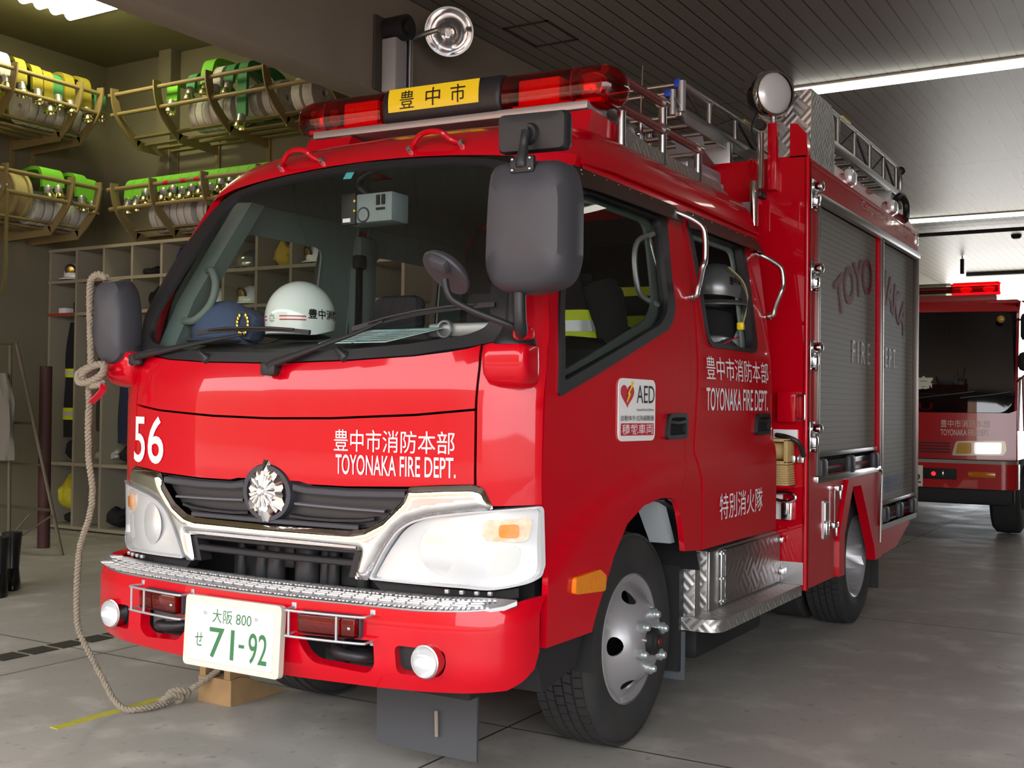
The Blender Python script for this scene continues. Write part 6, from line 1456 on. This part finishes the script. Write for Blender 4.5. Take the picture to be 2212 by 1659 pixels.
def helmet(label, c, badge=True, m=HELW, rs=1., rot=0., visor=False):
    t = thing('fire_helmet', label, 'helmet', c, 'helmets in the lockers', (0, 0, rot))
    obj('shell', MB().ell((0, 0, .05*rs), (.105*rs, .125*rs, .125*rs), 28, 12, -.1, 1.0), m, t)
    obj('brim', MB().lathe([(.10*rs, .052*rs), (.155*rs, .022*rs), (.157*rs, .014*rs), (.10*rs, .034*rs), (.0, .034*rs)], n=32), m, t)
    if badge:
        b = obj('badge_plate', MB().lathe([(0, -.012), (.050, -.01), (.058, .0)], (0, -.112*rs, .10*rs), (0, 1, .35), 24), BLACK, t); obj('badge', MB().lathe([(0, -.02), (.02, -.018), (.036, -.012), (.038, -.008)], (0, -.112*rs, .10*rs), (0, 1, .35), 20), GOLD, b)
    if visor: obj('visor', MB().ell((0, -.03, .055), (.112, .125, .09), 24, 8, -.3, .6), mat('silver_visor', rgb(170, 172, 168), .15, .7), t); obj('ear_flap', MB().bx(-.10, -.06, -.06, .02, -.04, .06, .015), COAT, t)
    return t
helmet('white helmet with gold badge in the first top cubby from the left', (-6.45, 4.36, 2.276), rot=.5)
helmet('white helmet in the top cubby seen beside the far windscreen pillar', (-4.60, 4.38, 2.276), rot=-.6)
helmet('silver visored helmet in a top cubby seen through the windscreen', (-4.27, 4.40, 2.276), badge=False, m=HELS, visor=True)
helmet('white helmet with gold badge in the top cubby right of the yellow cloth', (-3.52, 4.38, 2.276), rot=-.35)
helmet('white helmet without badge in the second row, leftmost through the windscreen', (-4.62, 4.40, 1.976), badge=False)
helmet('white helmet with gold badge in the second row through the windscreen', (-4.25, 4.38, 1.976), rot=-.1)
helmet('white helmet in the second row, partly behind the helmet on the dashboard', (-3.42, 4.42, 1.976), badge=False)
def lump(name, label, cat, c, r, m, seed=1, group=None):
    rnd_ = random.Random(seed); b = MB().ell((0, 0, r[2]), r, 22, 12); ph = [rnd_.uniform(0, 6) for _ in range(6)]
    b.v = [(x*(1+.16*math.sin(9*z/r[2]+ph[0])+.10*math.sin(7*x/r[0]+ph[1])), y*(1+.14*math.sin(8*x/r[0]+ph[2])), z*(1+.12*math.sin(5*x/r[0]+ph[3]+4*y/r[1]))) for x, y, z in b.v]
    return obj(name, b, m, label=label, cat=cat, group=group, origin=(0, 0, 0)).__setattr__('location', c)
YCL = mat('yellow_cloth', rgb(196, 168, 62), .85)
lump('yellow_cloth', 'yellow cloth heaped in a top cubby seen through the windscreen', 'cloth', (-3.90, 4.40, 2.276), (.11, .10, .11), YCL, 3)
lump('dark_bag', 'flat black bag in the fourth top cubby', 'bag', (-5.42, 4.40, 2.276), (.13, .11, .045), COAT, 4)
lump('dark_bag', 'blue bag in the fifth top cubby beside the windscreen pillar', 'bag', (-5.02, 4.40, 2.276), (.10, .10, .12), mat('blue_bag', rgb(38, 48, 120), .8), 5)
lump('dark_bag', 'crumpled black gear in the second row, fourth cubby', 'bag', (-5.38, 4.40, 1.976), (.08, .10, .10), COAT, 6)
obj('small_box', MB().box((-6.52, 4.32, 2.005), (.10, .10, .055), .006), WHITE, label='small white box on the red edged shelf', cat='box')
obj('small_bottle', MB().lathe([(0, 0), (.028, 0), (.028, .10), (.012, .125), (.012, .145), (0, .145)], (-6.38, 4.32, 1.977), n=16), DARK, label='small dark bottle beside the white box', cat='bottle')
lump('clear_bag', 'crumpled clear plastic bag on the bench shelf of the lockers', 'bag', (-5.96, 4.40, .616), (.15, .12, .07), mat('clear_plastic', rgb(150, 150, 146), .25, 0, .4), 8)
lump('dark_bag', 'dark bag beside the crumpled plastic on the bench shelf', 'bag', (-5.70, 4.42, .616), (.12, .12, .08), COAT, 9)
lump('yellow_bag', 'yellow bag with white mark in the bottom compartment by the stepladder', 'bag', (-6.43, 4.36, .17), (.14, .12, .15), mat('yellow_bag_cloth', rgb(196, 184, 40), .7), 11)
lump('dark_bag', 'dark gear under the yellow bag in the bottom compartment', 'bag', (-6.40, 4.40, .046), (.12, .12, .055), COAT, 12)
lump('boots', 'dark boots in the bottom compartment near the headlamp', 'boots', (-5.80, 4.40, .046), (.12, .14, .09), COAT, 13)
lump('dark_gear', 'dark gear on the bench shelf under the banded coat', 'gear', (-6.42, 4.42, .616), (.13, .12, .10), COAT, 14)
coat('fire_coat', 'black coat with bright yellow bands hanging in the first locker', (-6.42, 4.40, .84), .26, .22, 1.06, [(.16, .27), (.55, .63)], 0, arms=False)
coat('work_jacket', 'navy jacket hanging in the lockers behind the headlamp', (-5.70, 4.42, .80), .26, .22, .95, [], 0, NAVY, arms=False)
coat('work_jacket', 'dark jacket hanging in the lockers next to the navy one', (-6.07, 4.46, .90), .24, .18, .90, [], 0, arms=False, m=mat('dark_jacket', rgb(58, 56, 52), .9))
# ---------------------------------------------------------------- stepladder, clothes and boots at the left edge
t = thing('stepladder', 'thin metal stepladder standing before the lockers', 'stepladder', (-5.3, 3.05, 0))
SLM = mat('dull_steel', rgb(108, 102, 86), .5, .6)
def sl(a, b, r=.014): return MB().tube([Vector(a)-Vector((-5.3, 3.05, 0)), Vector(b)-Vector((-5.3, 3.05, 0))], r, 8)
for nm, a, b in (('leg', (-5.42, 3.02, 1.62), (-4.93, 3.10, .0)), ('leg', (-5.98, 3.02, 1.62), (-6.47, 3.10, .0)), ('leg', (-5.44, 2.98, 1.60), (-5.32, 2.92, .0)), ('leg', (-5.96, 2.98, 1.60), (-6.08, 2.92, .0))): obj(nm, sl(a, b), SLM, t)
for z, x in ((1.62, -5.42), (1.0, -5.235), (.68, -5.14), (.34, -5.04)): obj('rung', sl((x, 3.03+.05*(1.62-z)/1.62, z), (-11.4-x, 3.03+.05*(1.62-z)/1.62, z), .012), SLM, t)
for s in (-5.25, -5.0): obj('stay', sl((s, 3.05, .30), (-5.36+(.1 if s > -5.1 else 0), 2.95, .12), .007), SLM, t)
GRC = mat('grey_coat_cloth', rgb(120, 114, 104), .9)
coat('hanging_coat', 'pale grey coat hanging beside the stepladder', (-5.46, 2.86, .72), .42, .16, .66, [], 0, GRC, arms=False)
obj('red_pole', MB().tube([(-5.50, 3.35, 1.45), (-5.42, 3.30, .0)], .05, 10), mat('dark_red_wood', rgb(66, 36, 34), .7), label='dark red pole leaning behind the stepladder', cat='pole')
def boot(label, x, y, rot):
    b = thing('rubber_boot', label, 'boot', (x, y, 0), 'black boots at the left edge', (0, 0, rot))
    r = []
    for z, cx, cy, a, c in ((0.0, 0, -.055, .048, .135), (.02, 0, -.055, .052, .140), (.05, 0, -.05, .050, .130), (.085, 0, -.02, .046, .095), (.12, 0, .02, .045, .058), (.22, 0, .03, .052, .060), (.34, 0, .03, .062, .068)):
        r.append([(cx+a*math.cos(q), cy+c*math.sin(q), z) for q in [2*PI*i/22 for i in range(22)]])
    m = MB(); m.loft(r); obj('boot_body', m, mat('boot_rubber', rgb(20, 20, 22), .3) if 'boot_rubber' not in MATS else MATS['boot_rubber'], b)
    return b
boot('black rubber boot nearest the engine, toe pointing at it', -3.80, 1.78, 1.0); boot('black rubber boot beside the other, further from the engine', -3.96, 1.98, 1.0)
# ---------------------------------------------------------------- second fire engine, further back
T2 = thing('fire_engine', 'second, darker red fire engine parked behind the first', 'fire engine', (.13, 8.4, 0))
def p2(name, mb, m, label=None, parent=None, **k): return obj(name, mb, m, parent or T2, label, **k)
RED2 = mat('older_red_paint', (.40, .006, .008, 1), .3, 0, .6)
W2 = .965
def S2(x, z):       # front face, slightly bowed and raked above the waist
    return (x, .06*(abs(x)/W2)**4+.05*(abs(x)/W2)**2+interp(z, [.4, 1.1, 2.1, 2.2], [0, .01, .16, .22]), z)
p2('front_panel', panel(MB(), S2, both([(0, 1.165), (W2-.06, 1.165), (W2, 1.19), (W2, .74), (0, .74)]), res=.08, thick=.03), RED2)
scr = rnd(both([(0, 2.10), (W2-.06, 2.09), (W2-.01, 1.28), (W2-.10, 1.17), (0, 1.165)]), .05)
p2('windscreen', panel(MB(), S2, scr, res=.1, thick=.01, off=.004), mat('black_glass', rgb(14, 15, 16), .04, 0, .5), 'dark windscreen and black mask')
hdp = p2('roof_front', panel(MB(), S2, both([(0, 2.20), (W2-.05, 2.19), (W2, 2.10), (W2-.05, 2.095), (0, 2.105)]), res=.08, thick=.03, off=.004), RED2)
for s in (1, -1): cabm = MB(); cabm.prism([(.17, .74), (1.9, .74), (1.9, 2.20), (.36, 2.20), (.27, 2.1), (.13, 1.2)], lambda a, b, t: (t, a, b), s*W2-.02, s*W2+.005); p2('cab_side', cabm, RED2)
p2('cab_roof', MB().bx(-W2, W2, .25, 1.9, 2.17, 2.21, .02), RED2)
p2('cab_inside', MB().bx(-.93, .93, .35, 1.9, .8, 2.15), DARK)
p2('rear_body', MB().bx(-1.0, 1.0, 1.95, 6.2, .55, 2.35, .02), RED2)
p2('chassis', MB().bx(-.6, .6, .5, 6.0, .40, .62), UNDER); p2('front_skirt', MB().bx(-.95, .95, .04, .20, .33, .50, .03), UNDER); p2('under_box', MB().bx(-.85, .80, .8, 2.2, .30, .50, .02), UNDER)
bp_ = p2('bumper', MB().prism(rnd([(-.99, .20), (-.99, .02), (-.90, -.06), (.90, -.06), (.99, .02), (.99, .20)], .04), lambda a, b, t: (a, b, t), .48, .705), RED2)
p2('bumper_top', MB().prism(rnd([(-.98, .20), (-.98, .02), (-.89, -.05), (.89, -.05), (.98, .02), (.98, .20)], .04), lambda a, b, t: (a, b, t), .705, .735), mat('dull_alu', rgb(140, 130, 122), .5, .5), parent=bp_)
for s in (1, -1):
    hlp = p2('headlamp', panel(MB(), S2, rnd([(s*.435, .772), (s*.86, .785), (s*.885, .83), (s*.875, .915), (s*.47, .905), (s*.455, .86)], .02), res=.06, thick=.04, off=.02), mat('lamp_bezel', rgb(170, 160, 140), .3, .4) if 'lamp_bezel' not in MATS else MATS['lamp_bezel'], 'headlamp with amber corner')
    p2('amber_lens', panel(MB(), S2, rnd([(s*.465, .79), (s*.60, .79), (s*.60, .895), (s*.485, .89)], .02), res=.06, thick=0, off=.023), mat('dim_amber', rgb(196, 150, 60), .15, 0, .5) if 'dim_amber' not in MATS else MATS['dim_amber'], parent=hlp)
    p2('main_lens', panel(MB(), S2, rnd([(s*.62, .79), (s*.84, .798), (s*.845, .90), (s*.62, .897)], .02), res=.06, thick=0, off=.023), LENS, parent=hlp)
    p2('bumper_amber', MB().box((s*.70, -.062, .61), (.235, .02, .055), .01), mat('dim_orange', rgb(190, 110, 26), .2, 0, .4) if 'dim_orange' not in MATS else MATS['dim_orange'], parent=bp_)
    p2('lamp_slot', MB().box((s*.34, -.058, .605), (.30, .02, .10), .03), DARK, parent=bp_)
    p2('red_marker', MB().ell((s*.29, -.072, .605), (.02, .01, .02), 12, 8), REDGLOW, parent=bp_); p2('silver_marker', MB().ell((s*.37, -.07, .61), (.012, .008, .03), 10, 6), STEEL, parent=bp_)
    p2('front_wheel', MB().lathe([(.20, -.13), (.40, -.13), (.435, -.10), (.44, .0), (.435, .10), (.40, .12), (.22, .12), (.20, .08), (0, .08)], (s*.80, 1.0, .44), (1 if s > 0 else -1, 0, 0), 40), TYRE)
    mr = p2('side_mirror', MB().box((s*1.09, .05, 1.94), (.17, .10, .25), .04), BLACK); p2('side_mirror', MB().box((s*1.06, .06, 1.63), (.15, .10, .17), .04), BLACK); p2('mirror_arm', MB().tube([(s*.95, .20, 2.02), (s*1.05, .08, 2.0), (s*1.05, .08, 1.52), (s*.96, .18, 1.45)], .012, 8), CHROME)
    p2('door_rail', MB().tube([(s*.985, .42, 1.5), (s*1.0, .42, 1.0)], .014, 8), CHROME)
gs = MB()
for k in range(4): gs.bx(-.42, .42, -.012, .02, .795+.028*k, .808+.028*k)
p2('grille_slots', gs, mat('slot_dark', rgb(70, 12, 12), .5))
np_ = p2('number_plate', MB().box((0, -.085, .58), (.40, .012, .195), .005), mat('old_plate', rgb(206, 198, 180), .5))
m = MB(); letters(m, '・9 12', lambda a, b: (a, -.093, b), -.16, .185, .515, .60, bold=.01, off=.001); p2('plate_lettering', m, BLACKV, parent=np_)
m = MB(); letters(m, 'ISUZU', S2, -.27, .262, 1.188, 1.252, bold=.0, off=.012); p2('lettering', m, CHROME, 'chrome capital letters under the windscreen')
m = MB(); letters(m, '豊中市消防本部', S2, .335, .75, 1.03, 1.10, bold=.0, off=.006); letters(m, 'TOYONAKA FIRE DEPT.', S2, .335, .75, .955, 1.012, bold=.006, off=.006); p2('lettering', m, mat('cream_vinyl', rgb(222, 196, 180), .4), 'cream lettering on the front panel')
m = MB(); letters(m, '高', S2, .10, .26, 1.37, 1.50, bold=.03, off=.008); p2('dash_sign', m, mat('sign_cream', rgb(210, 210, 190), .6), 'pale character on the windscreen')
p2('dome_amber', MB().ell((.83, .13, 2.02), (.035, .02, .035), 12, 8), MATS['dim_amber'])
m = MB(); 
for k in range(2): m.tube(smooth([S2(.15+.35*k, 1.30), S2(.40+.35*k, 1.33), S2(.62+.3*k, 1.36)], 4), .008, 6)
p2('wiper', m.mv((0, -.02, 0)), BLACK)
lb2 = p2('light_bar', MB().bx(-.70, .76, .30, .44, 2.195, 2.27, .01), mat('bar_red_box', rgb(150, 46, 40), .4), 'red light bar with a smoky middle')
p2('bar_core', MB().bx(-.70, .78, .33, .42, 2.30, 2.355), REDCORE, parent=lb2)
for x0, x1, mm, nm in ((.37, .80, REDL, 'red_dome'), (-.80, -.37, REDL, 'red_dome'), (-.37, .37, glass_mat('smoky_lens', (.35, .35, .30, 1), 1.), 'smoky_dome')):
    q = MB(); sec = bar_section(20, .09, .062); q.loft([[(x, .37+a*k, 2.328+b*k) for a, b in sec] for x, k in ((x0, .8), (x0+.02, 1), (x1-.02, 1), (x1, .8))]); p2(nm, q, mm, parent=lb2)
for x in (.50, .70): p2('red_bulb', MB().ell((x, .34, 2.322), (.06, .03, .03), 12, 8), emit_mat('red_bulb_glow', (1, .03, .04, 1), .5) if 'red_bulb_glow' not in MATS else MATS['red_bulb_glow'], parent=lb2)
